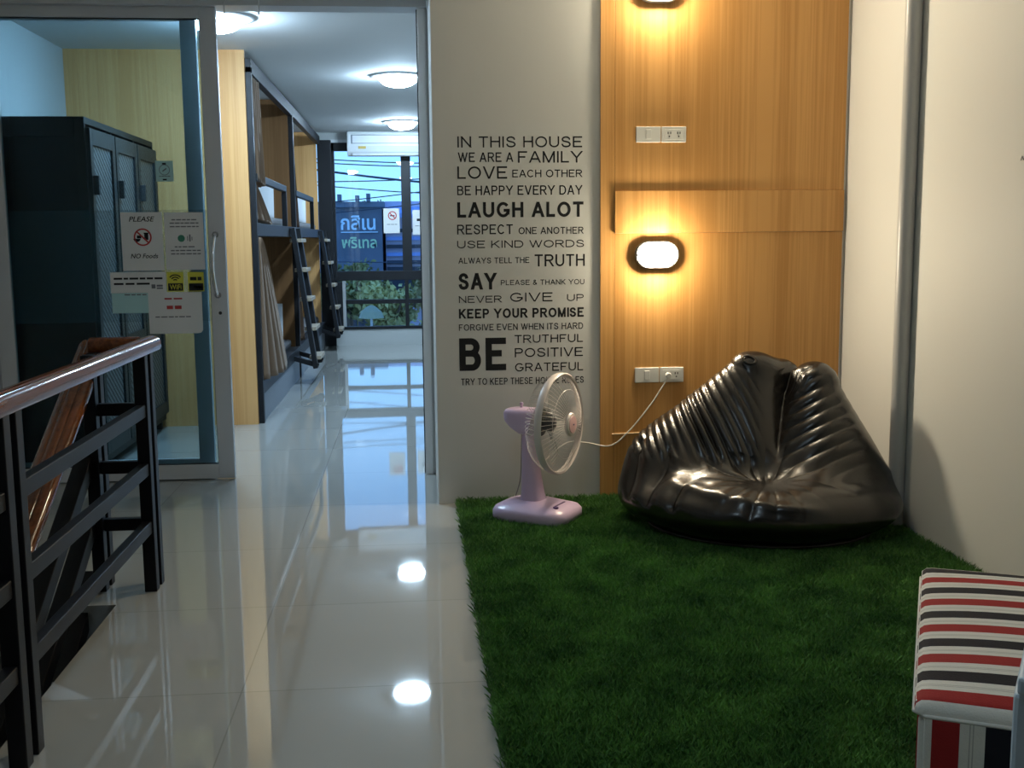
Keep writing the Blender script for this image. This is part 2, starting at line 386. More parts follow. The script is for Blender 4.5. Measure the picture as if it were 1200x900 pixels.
# plain grotesque capitals drawn from strokes
def _arc(cx, cy, rx, ry, a0, a1, n=14):
    return [(cx + rx * math.cos(math.radians(a0 + (a1 - a0) * k / n)), cy + ry * math.sin(math.radians(a0 + (a1 - a0) * k / n))) for k in range(n + 1)]
def _spl(P, n=5):
    out = []
    for i in range(len(P) - 1):
        p0, p1, p2, p3 = P[max(i - 1, 0)], P[i], P[i + 1], P[min(i + 2, len(P) - 1)]
        for k in range(n):
            t = k / n
            out.append(tuple(.5 * (2 * p1[q] + (p2[q] - p0[q]) * t + (2 * p0[q] - 5 * p1[q] + 4 * p2[q] - p3[q]) * t * t + (3 * p1[q] - p0[q] - 3 * p2[q] + p3[q]) * t ** 3) for q in (0, 1)))
    return out + [P[-1]]
GL = {
    'A': (.667, [[(0, 0), (.46, 1)], [(1, 0), (.54, 1)], [(.16, .30), (.84, .30)]]),
    'B': (.61, [[(0, 0), (0, 1)], [(0, 1), (.55, 1)] + _arc(.55, .77, .37, .23, 85, -85) + [(.55, .54), (0, .54)], [(0, .54), (.62, .54)] + _arc(.62, .27, .38, .27, 85, -85) + [(.62, 0), (0, 0)]]),
    'C': (.68, [_arc(.5, .5, .5, .5, 38, 322, 30)]),
    'D': (.66, [[(0, 0), (0, 1)], [(0, 1), (.45, 1)] + _arc(.45, .5, .55, .5, 86, -86, 20) + [(.45, 0), (0, 0)]]),
    'E': (.58, [[(0, 0), (0, 1)], [(0, 1), (1, 1)], [(0, .53), (.92, .53)], [(0, 0), (1, 0)]]),
    'F': (.54, [[(0, 0), (0, 1)], [(0, 1), (1, 1)], [(0, .50), (.86, .50)]]),
    'G': (.72, [_arc(.5, .5, .5, .5, 38, 340, 32) + [(1, .30), (1, .45)], [(.54, .45), (1.0, .45)]]),
    'H': (.62, [[(0, 0), (0, 1)], [(1, 0), (1, 1)], [(0, .54), (1, .54)]]),
    'I': (.10, [[(.5, 0), (.5, 1)]]),
    'K': (.62, [[(0, 0), (0, 1)], [(.04, .36), (.90, 1)], [(.36, .58), (.97, 0)]]),
    'L': (.48, [[(0, 0), (0, 1)], [(0, 0), (1, 0)]]),
    'M': (.72, [[(0, 0), (0, 1)], [(1, 0), (1, 1)], [(.02, 1), (.48, 0)], [(.98, 1), (.52, 0)]]),
    'N': (.62, [[(0, 0), (0, 1)], [(1, 0), (1, 1)], [(.02, 1), (.98, 0)]]),
    'O': (.74, [_arc(.5, .5, .5, .5, 0, 360, 36)]),
    'P': (.58, [[(0, 0), (0, 1)], [(0, 1), (.6, 1)] + _arc(.6, .73, .4, .27, 85, -85) + [(.6, .46), (0, .46)]]),
    'R': (.64, [[(0, 0), (0, 1)], [(0, 1), (.6, 1)] + _arc(.6, .75, .37, .25, 85, -85) + [(.6, .50), (0, .50)], [(.52, .48), (.97, 0)]]),
    'S': (.60, [_spl([(.95, .72), (.83, .92), (.5, 1), (.18, .93), (.05, .76), (.18, .60), (.5, .52), (.84, .43), (.99, .25), (.85, .07), (.5, 0), (.15, .08), (0, .30)])]),
    'T': (.58, [[(.5, 0), (.5, 1)], [(0, 1), (1, 1)]]),
    'U': (.62, [[(0, 1), (0, .36)] + _arc(.5, .36, .5, .36, 185, 355, 18) + [(1, .36), (1, 1)]]),
    'V': (.66, [[(0, 1), (.46, 0)], [(1, 1), (.54, 0)]]),
    'W': (.94, [[(0, 1), (.25, 0)], [(.50, 1), (.27, 0)], [(.50, 1), (.73, 0)], [(1, 1), (.75, 0)]]),
    'Y': (.66, [[(0, 1), (.5, .42)], [(1, 1), (.5, .42)], [(.5, 0), (.5, .46)]]),
    '&': (.62, [_spl([(.98, 0), (.55, .42), (.22, .78), (.26, .95), (.45, 1), (.64, .92), (.60, .72), (.25, .50), (.02, .24), (.14, .05), (.42, 0), (.72, .14), (.90, .42)])]),
}
def caps_mb(txt, x0, x1, z0, z1, y, bold, depth=.0005):
    """a line of capitals filling x0..x1, z0..z1 in the plane y"""
    H = z1 - z0; sw = H * (.195 if bold else .138); mb = MB(); lay = 0
    adv = [(GL[c][0] + .13) if c != ' ' else .34 for c in txt]
    k = (x1 - x0) / (sum(adv) - .13); x = x0
    for c, a in zip(txt, adv):
        if c != ' ':
            W = GL[c][0] * k
            if c == 'I': W = max(W, sw)
            for st in GL[c][1]:
                P = [Vector((x + sw / 2 + px * (W - sw), z0 + sw / 2 + pz * (H - sw))) for px, pz in st]
                n = len(P); closed = (P[0] - P[-1]).length < 1e-6; Lr = []
                for i in range(n):
                    if closed: d0 = (P[i] - P[i - 1 if i else n - 2]).normalized(); d1 = (P[(i + 1) if i < n - 1 else 1] - P[i]).normalized()
                    else:
                        d0 = (P[i] - P[i - 1]).normalized() if i else (P[1] - P[0]).normalized()
                        d1 = (P[i + 1] - P[i]).normalized() if i < n - 1 else d0
                    d = (d0 + d1).normalized() if (d0 + d1).length > 1e-6 else d1
                    nn = Vector((-d.y, d.x)); cs = max(.5, nn.dot(Vector((-d1.y, d1.x)))); off = nn * (sw / 2 / cs)
                    pr = [P[i] + off, P[i] - off]
                    if not closed and i in (0, n - 1):
                        pz = st[i][1]; straight = n == 2 or abs(d.x) < .05 * abs(d.y)
                        if n == 2 and abs(d.y) > .2 and pz in (0, 1):           # flat cut on base or cap line
                            tgt = z0 if pz == 0 else z1; pr = [q + d * ((tgt - q.y) / d.y) for q in pr]
                        elif abs(d.y) > .999 and pz in (0, 1):
                            tgt = z0 if pz == 0 else z1; pr = [Vector((q.x, tgt)) for q in pr]
                        elif abs(d.x) > .999:                                   # bars run out to the stem's outer edge
                            s_ = -1 if i == 0 else 1; pr = [q + d * s_ * sw / 2 * (1 if st[i][0] in (0, 1) else 0) for q in pr]
                    Lr.append(pr)
                lay = (lay + 1) % 4; vs = [(q.x, y - depth - lay * 3e-5, q.y) for pr in Lr for q in pr]
                mb.add(vs, [(2 * i, 2 * i + 1, 2 * i + 3, 2 * i + 2) for i in range(n - 1)])
        x += a * k
    return mb

# ------------------------------------------------------------------ the setting
XL, XR = -2.23, 2.06           # side walls
YW, YD, YE = 5.074, 5.77, 13.16   # lettered wall, sliding door, window wall
HC, HF = 2.50, 2.66            # ceilings: dormitory, lounge
b = MB()
b.box(-1.05, XR, -1.7, 13.3, -0.2, 0); b.box(XL, -1.05, 3.765, 13.3, -0.2, 0); b.box(XL, -1.05, -1.7, 1.2, -0.2, 0)
struct(obj('floor', b, 'floor'))
struct(obj('ceiling', MB().box(XL, XR, -1.7, 5.72, HF, HF + .1), 'ceil'))
struct(obj('ceiling_dormitory', MB().box(XL, XR, 5.83, 13.3, HC, HC + .1), 'ceil'))
struct(obj('wall_right', MB().box(XR, XR + .1, -1.7, 13.3, -.2, 2.8), 'wall'))
struct(obj('wall_left', MB().box(XL - .1, XL, -1.7, 13.3, -2.2, 2.8), 'wall_dorm'))
struct(obj('wall_back', MB().box(XL, XR, -1.8, -1.7, -.2, 2.8), 'back_wall'))
struct(obj('wall_front', MB().box(.105, XR, YW, 5.83, 0, 2.72), 'wall'))
struct(obj('wall_header', MB().box(XL, .105, 5.72, 5.83, 2.47, 2.8), 'wall'))
b = MB(); b.box(-1.07, XR, YE - .02, YE + .10, 0, .19); b.box(1.02, XR, YE - .02, YE + .10, .19, HC); b.box(XL, XR, YE - .02, YE + .10, 2.385, HC)
struct(obj('wall_window', b, 'wall_dorm'))
struct(obj('wall_partition', MB().box(XL, -1.075, 7.52, 7.555, 0, HC), 'maple'))

# oak cladding: lower, stepped-out middle and upper sheets, a narrow margin strip at the left
pan = structure_root('trim_1', (1.46, YW, 0), 'wood veneer cladding panel on the front wall')
obj('panel_sheet', MB().box(.945, 2.043, YW - .012, YW, 0, 1.271), 'panel', pan, bevel=.001)
obj('panel_sheet', MB().box(.945, 2.043, YW - .020, YW, 1.272, 1.466), 'panel', pan, bevel=.001)
obj('panel_sheet', MB().box(.945, 2.043, YW - .012, YW, 1.467, 2.66), 'panel', pan, bevel=.001)
obj('panel_margin', MB().box(.878, .944, YW - .012, YW, 0, 2.66), 'panel', pan, bevel=.001)
# the conduit run up the right wall
b = MB(); b.tube([(2.03, 4.36, 0.03), (2.03, 4.36, HF)], .034, 14)
struct(obj('trim_2', b, 'pipe', smooth=60), 'grey conduit pipe running up the right wall')

# stairwell: steps going down towards the camera
b = MB()
for k in range(8):
    y1 = 3.765 - .29 * k; b.box(XL, -1.05, y1 - .30, y1, -.17 * (k + 1) - .25, -.17 * (k + 1))
struct(obj('staircase', b, 'concrete'))

b = MB(); b.box(-1.05, -.95, 1.1, 3.865, -2.3, -.2); b.box(XL, -1.05, 1.1, 1.2, -2.3, -.2); b.box(XL, -1.05, 3.765, 3.865, -2.3, -.2); b.box(XL - .1, -.95, 1.1, 3.865, -2.4, -2.3)
struct(obj('wall_stairwell', b, 'concrete'))

# aluminium door frame: header track and right jamb
df = structure_root('door_3', (0, YD, 0), 'aluminium door frame with top track')
hd = obj('header_track', MB().box(XL, .10, YD - .04, YD + .11, 2.417, 2.47), 'alu', df, bevel=.002)
b = MB(); b.box(.052, .092, YD - .02, YD + .09, 0, 2.417); b.box(.092, .105, YD + .0, YD + .06, 0, 2.417)
obj('jamb', b, 'alu_white', df, bevel=.002)
obj('jamb_seal', MB().box(.046, .052, YD + .02, YD + .05, 0, 2.417), 'seal', df)
for hx in (-.905, -.735):
    obj('hanger_rod', MB().tube([(hx, YD - .045, 2.45), (hx, YD - .048, 2.372)], .004, 8), 'alu', hd)
obj('knob', MB().ball((-1.87, YD - .06, 2.448), .018), 'purple', hd, smooth=60)

# front sliding leaf
d1 = structure_root('door_1', (-1.5, YD, 0), 'front sliding glass door leaf with pull handle and notices')
xa, xb_ = -2.115, -.958
obj('stile', MB().box(-1.040, xb_, YD, YD + .04, .006, 2.417), 'alu', d1, bevel=.002)
obj('stile', MB().box(xa, -2.04, YD, YD + .04, .006, 2.417), 'alu', d1, bevel=.002)
obj('rail', MB().box(-2.04, -1.04, YD, YD + .04, 2.362, 2.417), 'alu', d1, bevel=.002)
obj('rail', MB().box(-2.04, -1.04, YD, YD + .04, .006, .082), 'alu', d1, bevel=.002)
obj('pane', MB().box(-2.04, -1.04, YD + .016, YD + .024, .082, 2.362), 'glass_door', d1)
b = MB(); b.box(-2.04, -1.04, YD + .012, YD + .028, 2.357, 2.362); b.box(-2.04, -1.04, YD + .012, YD + .028, .082, .087); b.box(-1.044, -1.04, YD + .012, YD + .028, .087, 2.357)
obj('glazing_seal', b, 'seal', d1)
obj('reflection_haze', MB().box(-2.035, -1.046, YD + .0245, YD + .0250, .84, 1.414), 'translucent', d1)  # translucent sheet that puts a bluish reflection into the glass as colour
h = MB(); pts = []
for k in range(17):
    t = k / 16; pts.append((-1.005 - .012 * math.sin(PI * t) - .010 * (1 - t) * 0, YD - .012 - .042 * math.sin(PI * t) ** .6, .975 + .31 * t))
h.tube([(-1.005, YD, .975)] + pts + [(-1.005, YD, 1.285)], .0095, 10)
hn = obj('handle', h, 'chrome', d1, smooth=60)
b = MB()
for z in (.975, 1.285): b.lathe([(.016, -.004), (.018, 0), (.016, .006)], (-1.005, YD - .004, z), 'y', 16)
obj('handle_rose', b, 'chrome', hn, smooth=50)
obj('keyhole', MB().lathe([(.008, -.003), (.009, 0)], (-.997, YD - .001, .882), 'y', 14), 'seal', d1)
# rear sliding leaf
d2 = structure_root('door_2', (-1.6, YD + .06, 0), 'rear sliding glass door leaf')
y2 = YD + .065
obj('stile', MB().box(-1.150, -1.070, y2, y2 + .04, .006, 2.417), 'alu', d2, bevel=.002)
obj('stile', MB().box(-2.215, -2.14, y2, y2 + .04, .006, 2.417), 'alu', d2, bevel=.002)
obj('rail', MB().box(-2.14, -1.15, y2, y2 + .04, 2.362, 2.417), 'alu', d2, bevel=.002)
obj('rail', MB().box(-2.14, -1.15, y2, y2 + .04, .006, .100), 'alu', d2, bevel=.002)
obj('pane', MB().box(-2.14, -1.15, y2 + .016, y2 + .024, .100, 2.362), 'glass_win', d2)

# window wall: dark frame, panes, blanking panel
w1 = structure_root('window_1', (0, YE, 0), 'dark framed window at the end of the dormitory')
b = MB(); yA, yB = YE - .03, YE + .04
b.box(-.915, -.885, yA, yB, .19, 2.385); b.box(.99, 1.02, yA, yB, .19, 2.385); b.box(-.915, 1.02, yA, yB, 2.29, 2.385); b.box(-.915, 1.02, yA, yB, .19, .225)
b.box(-.885, .99, yA, yB, .775, .885)
obj('window_frame', b, 'dark', w1, bevel=.002)
obj('mullion', MB().box(-.108, .004, yA, yB, .885, 2.29), 'dark', w1, bevel=.002)
obj('mullion', MB().box(-.090, -.046, yA, yB, .225, .775), 'dark', w1, bevel=.002)
obj('crossbar', MB().box(-.885, .99, yA + .01, yB - .01, .495, .545), 'dark', w1, bevel=.002)
obj('blanking_panel', MB().box(-.885, -.83, YE - .022, YE + .02, .225, .76), 'dark', w1)
obj('side_casing', MB().box(-.83, -.795, YE - .025, YE + .03, .225, .768), 'pipe', w1)
for a, c, e, g in ((-.885, -.108, .885, 2.29), (.004, .99, .885, 2.29), (-.795, -.09, .225, .775), (-.046, .99, .225, .775)):
    obj('pane', MB().box(a, c, YE + .004, YE + .010, e, g), 'glass_win', w1)
obj('head_casing', MB().box(-.93, 1.03, YE - .035, YE - .021, 2.385, 2.42), 'ac', w1)
# the dark drape column between the bunks and the window
struct(obj('trim_3', MB().box(-1.075, -.915, 13.06, 13.14, 0, 2.41), 'dark', bevel=.004), 'dark column beside the window')

# ------------------------------------------------------------------ ceiling lamps
def ceiling_lamp(x, y, zc, m, label, group, r=.15):
    t = thing('ceiling_lamp', (x, y, zc), label, 'ceiling lamp', group)
    obj('lamp_ring', MB().lathe([(.02, 0), (r * 1.42, 0), (r * 1.44, -.008), (r * 1.40, -.012), (r * 1.0, -.016), (.02, -.016)], (0, 0, 0), 'z', 40), 'lamp_ring', t, smooth=40, local=True)
    pr = [(r * .95 * math.cos(a), -.026 - .062 * math.sin(a)) for a in [PI / 2 * k / 9 for k in range(10)]]
    obj('lamp_dome', MB().lathe(pr, (0, 0, 0), 'z', 36), m, t, smooth=70, local=True)
    return t
G = 'white ceiling globes of the dormitory'
ceiling_lamp(-1.07, 6.45, HC, 'lamp_cool', 'white ceiling globe lamp partly behind the top corner of the sliding door', G)
ceiling_lamp(-.075, 8.64, HC, 'lamp_cool', 'white ceiling globe lamp in the corridor well before the air conditioner', G)
ceiling_lamp(-.075, 11.93, HC, 'lamp_cool', 'white ceiling globe lamp just in front of the air conditioner', G)
ceiling_lamp(-.1, 1.5, HF, 'lounge_fill', 'added fill globe on the lounge ceiling, overhead and unseen', None)

# ------------------------------------------------------------------ bunk beds along the left of the corridor
XB = -1.05
def bunk(y0, y1, label, near):
    t = thing('bunk_bed', (XB, y0, 0), label, 'bunk bed', 'built-in bunk beds')
    b = MB(); b.box(XB - .03, XB + .012, y0, y0 + .05, 0, 2.40)
    obj('post', b, 'dark', t, bevel=.003)
    obj('top_beam', MB().box(XB - .04, XB + .012, y0, y1, 2.36, 2.452), 'dark', t, bevel=.003)
    obj('upper_platform', MB().box(XL + .005, XB + .012, y0 + .05, y1, 1.285, 1.372), 'dark', t, bevel=.003)
    obj('base_frame', MB().box(XL + .005, XB + .012, y0 + .05, y1, .20, .292), 'dark', t, bevel=.003)
    obj('plinth', MB().box(XL + .005, XB, y0 + .05, y1, 0, .20), 'plinth', t)
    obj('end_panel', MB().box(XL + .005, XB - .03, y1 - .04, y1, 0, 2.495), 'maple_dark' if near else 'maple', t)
    g = MB(); g.box(XB - .02, XB + .02, y0 + .05, y0 + 1.80, 1.655, 1.705); g.box(XB - .02, XB + .02, y0 + 1.76, y0 + 1.80, 1.372, 1.655)
    obj('guard_rail', g, 'dark', t, bevel=.003)
    for z in (.292, 1.372):
        obj('mattress', MB().box(XL + .02, XB - .06, y0 + .08, y1 - .06, z, z + .07), 'sheet', t, bevel=.025)
    # ladder: two leaning rails with foot bars, pale treads
    yl = y1 - .52
    lad = MB()
    for yy in (yl + .0, yl + .46):
        lad.bar((XB + .035, yy, 1.36), (-.855, yy, .145), .04, .09, up=(0, 1, 0))
        lad.bar((-.83, yy, .165), (XB + .005, yy, .235), .04, .05, up=(0, 1, 0))
    ld = obj('ladder', lad, 'dark', t, bevel=.002)
    for k in range(5):
        z = 1.255 - .255 * k; x = XB + .035 + (1.36 - z) / 1.215 * .16
        obj('tread', MB().box(x - .045, x + .055, yl + .02, yl + .44, z - .018, z + .014), 'tread', ld, bevel=.003)
    return t
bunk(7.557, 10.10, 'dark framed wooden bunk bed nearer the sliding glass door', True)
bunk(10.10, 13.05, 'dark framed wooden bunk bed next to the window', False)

def curtain(name, top, bot, zt, zb, x, folds, m, label, group, bulge=.05):
    """hanging cloth: top=(y0,y1) bottom=(y0,y1)"""
    nu, nv = folds * 8, 22; vs = []
    for j in range(nv + 1):
        t = j / nv; e = t ** .75
        a = top[0] + (bot[0] - top[0]) * e; c = top[1] + (bot[1] - top[1]) * e
        for i in range(nu + 1):
            s = i / nu
            amp = .018 + .022 * t
            vs.append((x + amp * math.sin(2 * PI * folds * s) + bulge * t * math.sin(PI * min(1, s * 1.2)), a + (c - a) * s + .006 * math.sin(9 * s + 5 * t), zt + (zb - zt) * t - .03 * t * s))
    fs = [(j * (nu + 1) + i, j * (nu + 1) + i + 1, (j + 1) * (nu + 1) + i + 1, (j + 1) * (nu + 1) + i) for j in range(nv) for i in range(nu)]
    o = obj(name, MB().add(vs, fs), m, smooth=70)
    md = o.modifiers.new('cloth', 'SOLIDIFY'); md.thickness = .004
    return tag(o, label, 'curtain', group)
GC = 'privacy curtains of the bunk beds'
curtain('bunk_curtain', (7.60, 7.74), (7.60, 8.93), 1.275, .30, XB + .0, 6, 'curtain', 'brown curtain spread wide across the lower bunk nearer the door', GC, .05)
curtain('bunk_curtain', (7.63, 8.00), (7.63, 8.02), 2.35, 1.66, XB - .012, 4, 'curtain', 'narrow gathered brown curtain hanging above the guard rail nearer the door', GC, 0)
curtain('bunk_curtain', (7.61, 7.74), (7.62, 8.55), 1.652, 1.40, XB - .035, 6, 'curtain', 'pale brown curtain hem bunched under the guard rail nearer the door', GC, .03)
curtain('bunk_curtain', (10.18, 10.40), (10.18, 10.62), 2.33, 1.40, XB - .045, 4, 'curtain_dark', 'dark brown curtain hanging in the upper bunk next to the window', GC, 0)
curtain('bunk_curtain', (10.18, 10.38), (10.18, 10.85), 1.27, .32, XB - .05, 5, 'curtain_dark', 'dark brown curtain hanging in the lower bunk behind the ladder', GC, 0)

def pillow(x, y, z, label, lean=.35):
    """a pillow stood on its long edge against the far board"""
    nu, nv = 22, 14; vs = []; fs = []
    for side in (1, -1):
        o = len(vs)
        for j in range(nv + 1):
            for i in range(nu + 1):
                a = -1 + 2 * i / nu; c = -1 + 2 * j / nv
                th = .075 * max(0, (1 - a ** 4)) ** .5 * max(0, (1 - c ** 4)) ** .5
                pinch = 1 - .06 * (abs(a) ** 3 + abs(c) ** 3) * 0
                vs.append((a * .29 * pinch, side * th - (c + 1) * .0, (c * pinch + 1) * .165))
        for j in range(nv):
            for i in range(nu): fs.append((o + j * (nu + 1) + i, o + j * (nu + 1) + i + 1, o + (j + 1) * (nu + 1) + i + 1, o + (j + 1) * (nu + 1) + i))
    ob = obj('pillow', MB().add(vs, fs), 'linen', smooth=60)
    ob.location = (x, y, z); ob.rotation_euler = (-lean * .4, 0, 0)
    return tag(ob, label, 'pillow', 'white pillows in the bunks')
pillow(-1.50, 9.92, 1.444, 'white pillow on the upper bunk nearer the door')
pillow(-1.46, 9.92, .364, 'white pillow on the lower bunk nearer the door')
pillow(-1.50, 12.88, 1.444, 'white pillow on the upper bunk next to the window')

# ------------------------------------------------------------------ air conditioner
t = thing('air_conditioner', (-.28, YE - .02, 2.22), 'white split air conditioner mounted above the dormitory window', 'air conditioner')
prof = [(YE - .021, 2.235), (YE - .021, 2.497), (YE - .22, 2.497), (YE - .245, 2.48), (YE - .25, 2.33), (YE - .235, 2.265), (YE - .19, 2.225), (YE - .12, 2.218)]
obj('shell', MB().prism(prof, 'x', -.717, .26), 'ac', t, bevel=.006)
gp = obj('front_grille', MB().box(-.67, .215, YE - .2535, YE - .248, 2.355, 2.455), 'ac_grey', t, bevel=.002)
obj('grille_face', MB().box(-.655, .20, YE - .258, YE - .2535, 2.362, 2.447), 'ac', gp, bevel=.002)
obj('outlet_louvre', MB().bar((-.66, YE - .222, 2.240), (.20, YE - .222, 2.240), .006, .05, up=(0, .7, .7)), 'ac', t)
obj('badge', MB().box(-.59, -.50, YE - .2505, YE - .242, 2.297, 2.328), 'gold', t, bevel=.003)

# ------------------------------------------------------------------ lockers behind the glass
t = thing('locker', (-1.93, 6.7, 0), 'black steel locker with three mesh doors behind the sliding glass', 'locker')
x0, x1, ya, yb = -2.215, -1.68, 5.955, 7.47
b = MB(); b.box(x0, x1, ya, yb, .06, .10); b.box(x0, x1, ya, yb, 1.865, 1.90); b.box(x0, x0 + .02, ya, yb, .10, 1.865)
for y in (ya, ya + .5, ya + 1.0, yb - .02): b.box(x0 + .02, x1, y, y + .02, .10, 1.865)
b.box(x0, x0 + .05, ya - .006, ya, .06, 1.90); b.box(x1 - .05, x1, ya - .006, ya, .06, 1.90); b.box(x0 + .05, x1 - .05, ya - .006, ya, 1.80, 1.90); b.box(x0 + .05, x1 - .05, ya - .006, ya, .06, .16)
for x in (x0 + .02, x1 - .06):
    for y in (ya + .02, yb - .06): b.box(x, x + .04, y, y + .04, 0, .06)
obj('cabinet', b, 'locker', t, bevel=.002)
for k in range(3):
    a = ya + .012 + .505 * k; c = a + .485; b = MB()
    X0, X1 = x1 + .001, x1 + .022
    b.box(X0, X1, a, a + .055, .11, 1.845); b.box(X0, X1, c - .055, c, .11, 1.845); b.box(X0, X1, a + .055, c - .055, 1.76, 1.845); b.box(X0, X1, a + .055, c - .055, .11, .19); b.box(X0, X1, a + .055, c - .055, .66, .72)
    d = obj('door', b, 'locker_rim', t, bevel=.002)
    obj('mesh_sheet', MB().box(X0 + .004, X0 + .008, a + .055, c - .055, .72, 1.76), 'screen', d)
    obj('mesh_sheet', MB().box(X0 + .004, X0 + .008, a + .055, c - .055, .19, .66), 'screen', d)
    obj('latch', MB().box(X1, X1 + .03, a + .012, a + .042, 1.50, 1.60), 'seal', d, bevel=.004)

# ------------------------------------------------------------------ notices on the door glass
yN = YD + .0145
def notice(name, x0, x1, z0, z1, m, label, cat='notice', bevel=0):
    o = obj(name, MB().box(x0, x1, yN - .0008, yN, z0, z1), m); return tag(o, label, cat)
yT = yN - .0012
def words(par, x0, x1, z, h, n, m='ink_grey', name='lettering'):
    """an illegible line of small print: word-long dashes"""
    b = MB(); rr = random.Random(int(x0 * 9999 + z * 777)); cuts = [rr.uniform(.6, 1.4) for _ in range(n)]; tot = sum(cuts) + .22 * (n - 1); x = x0
    for c in cuts:
        w = c / tot * (x1 - x0); b.box(x, x + w, yT - .0003, yT, z, z + h); x += w + .22 / tot * (x1 - x0)
    return obj(name, b, m, par)
def ring(par, cx, cz, r0, r1, m, name='ring', n=40):
    b = MB(); vs = []; fs = []
    for i in range(n):
        a = 2 * PI * i / n
        vs += [(cx + r0 * math.cos(a), yT, cz + r0 * math.sin(a)), (cx + r1 * math.cos(a), yT, cz + r1 * math.sin(a))]
        j = (i + 1) % n; fs.append((2 * i, 2 * i + 1, 2 * j + 1, 2 * j))
    return obj(name, b.add(vs, fs), m, par)
def slash(par, cx, cz, r, ang, w, m):
    dx, dz = math.cos(ang), math.sin(ang)
    b = MB(); b.add([(cx - dx * r - dz * w, yT - .0002, cz - dz * r + dx * w), (cx + dx * r - dz * w, yT - .0002, cz + dz * r + dx * w), (cx + dx * r + dz * w, yT - .0002, cz + dz * r - dx * w), (cx - dx * r + dz * w, yT - .0002, cz - dz * r - dx * w)], [(0, 1, 2, 3)])
    return obj('slash', b, m, par)
n1 = notice('notice_sheet', -1.479, -1.272, 1.105, 1.402, 'paper', 'white sheet with PLEASE NO Foods and a red prohibition ring')
obj('lettering', text_mb('PLEASE', -1.438, -1.310, 1.355, 1.381, yT, .012, .25), 'ink', n1)
obj('lettering', text_mb('NO Foods', -1.438, -1.300, 1.168, 1.192, yT, .012, .25), 'ink', n1)
ring(n1, -1.373, 1.276, .037, .045, 'ink_red', 'prohibition_ring'); slash(n1, -1.373, 1.276, .040, -PI / 4, .004, 'ink_red')
b = MB(); b.box(-1.365, -1.345, yT - .0001, yT, 1.262, 1.296); b.box(-1.368, -1.342, yT - .0001, yT, 1.294, 1.299); b.add([(-1.402 + .018 * math.cos(a), yT, 1.268 + .016 * math.sin(a)) for a in [PI + PI * k / 10 for k in range(11)]], [tuple(range(11))]); b.box(-1.402, -1.380, yT - .0001, yT, 1.270, 1.285)
obj('food_pictogram', b, 'ink', n1)
n2 = notice('notice_sheet', -1.262, -1.066, 1.107, 1.400, 'paper', 'white sheet of small print with a green round emblem in the middle')
for z, n, a, c in ((1.360, 5, -1.225, -1.100), (1.343, 6, -1.235, -1.090), (1.325, 6, -1.235, -1.090), (1.222, 4, -1.215, -1.115), (1.203, 6, -1.235, -1.085), (1.186, 6, -1.235, -1.085)): words(n2, a, c, z, .006, n)
b = MB(); b.add([(-1.180 + .018 * math.cos(2 * PI * k / 20), yT, 1.268 + .018 * math.sin(2 * PI * k / 20)) for k in range(20)], [tuple(range(20))])
obj('emblem', b, 'ink_green', n2)
b = MB(); b.box(-1.150, -1.146, yT - .0002, yT, 1.255, 1.280); b.box(-1.140, -1.133, yT - .0002, yT, 1.252, 1.288); b.box(-1.128, -1.124, yT - .0002, yT, 1.258, 1.276)
obj('emblem_figures', b, 'ink_grey', n2)
n3 = notice('notice_strip', -1.547, -1.268, .991, 1.098, 'paper', 'wide white slip with two lines of login print left of the yellow sticker')
words(n3, -1.530, -1.285, 1.060, .010, 6, 'ink'); words(n3, -1.530, -1.350, 1.033, .010, 3, 'ink')
b = MB(); b.box(-1.342, -1.322, yT - .0002, yT, 1.013, 1.034); b.box(-1.316, -1.285, yT - .0002, yT, 1.022, 1.032); b.box(-1.316, -1.285, yT - .0002, yT, 1.010, 1.018)
obj('logo_block', b, 'ink_grey', n3)
n4 = notice('notice_strip', -1.544, -1.356, .887, .990, 'paper_blue', 'pale blue slip partly behind the lowest white sheet')
words(n4, -1.480, -1.370, .979, .006, 4)
n5 = obj('notice_sheet', MB().prism([(-1.362, .992), (-1.362, .778), (-1.115, .778), (-1.100, .782), (-1.091, .795), (-1.090, .992)], 'y', yN - .0026, yN - .0018), 'paper'); tag(n5, 'lowest white sheet with a rounded corner under the yellow stickers', 'notice')
yT = yN - .0030
words(n5, -1.280, -1.190, .955, .008, 2, 'ink_red'); words(n5, -1.270, -1.195, .905, .018, 2, 'ink_red'); words(n5, -1.330, -1.150, .862, .006, 6)
yT = yN - .0012
def yellow(x0, x1, z0, z1, label):
    o = notice('sticker', x0, x1, z0, z1, 'yellow', label, 'sticker')
    obj('black_band', MB().box(x0 + .004, x1 - .004, yT - .0003, yT, z0 + .004, z0 + .042), 'ink', o); return o
s1 = yellow(-1.262, -1.179, .996, 1.096, 'yellow and black sticker reading WiFi with radiating arcs')
yT2 = yT; yT = yT - .0004
obj('lettering', text_mb('WiFi', -1.250, -1.191, 1.006, 1.032, yT, .012), 'yellow', s1)
for r in (.012, .024, .036):
    b = MB(); A = [PI * (.22 + .56 * k / 10) for k in range(11)]; cx, cz = -1.2205, 1.046
    b.add([(cx + rr * math.cos(a), yT, cz + rr * math.sin(a)) for rr in (r - .0035, r + .0025) for a in A], [(k, k + 1, 12 + k, 11 + k) for k in range(10)])
    obj('radio_arc', b, 'ink', s1)
s2 = yellow(-1.157, -1.076, .995, 1.095, 'yellow and black sticker with an arrow right of the WiFi sticker')
words(s2, -1.146, -1.088, 1.052, .018, 2, 'ink')
b = MB(); b.add([(-1.145, yT, 1.017), (-1.130, yT, 1.027), (-1.130, yT, 1.007)], [(0, 1, 2)]); b.box(-1.127, -1.116, yT - .0003, yT, 1.011, 1.023); b.box(-1.112, -1.088, yT - .0003, yT, 1.011, 1.023)
obj('arrow', b, 'yellow', s2)
yT = yT2
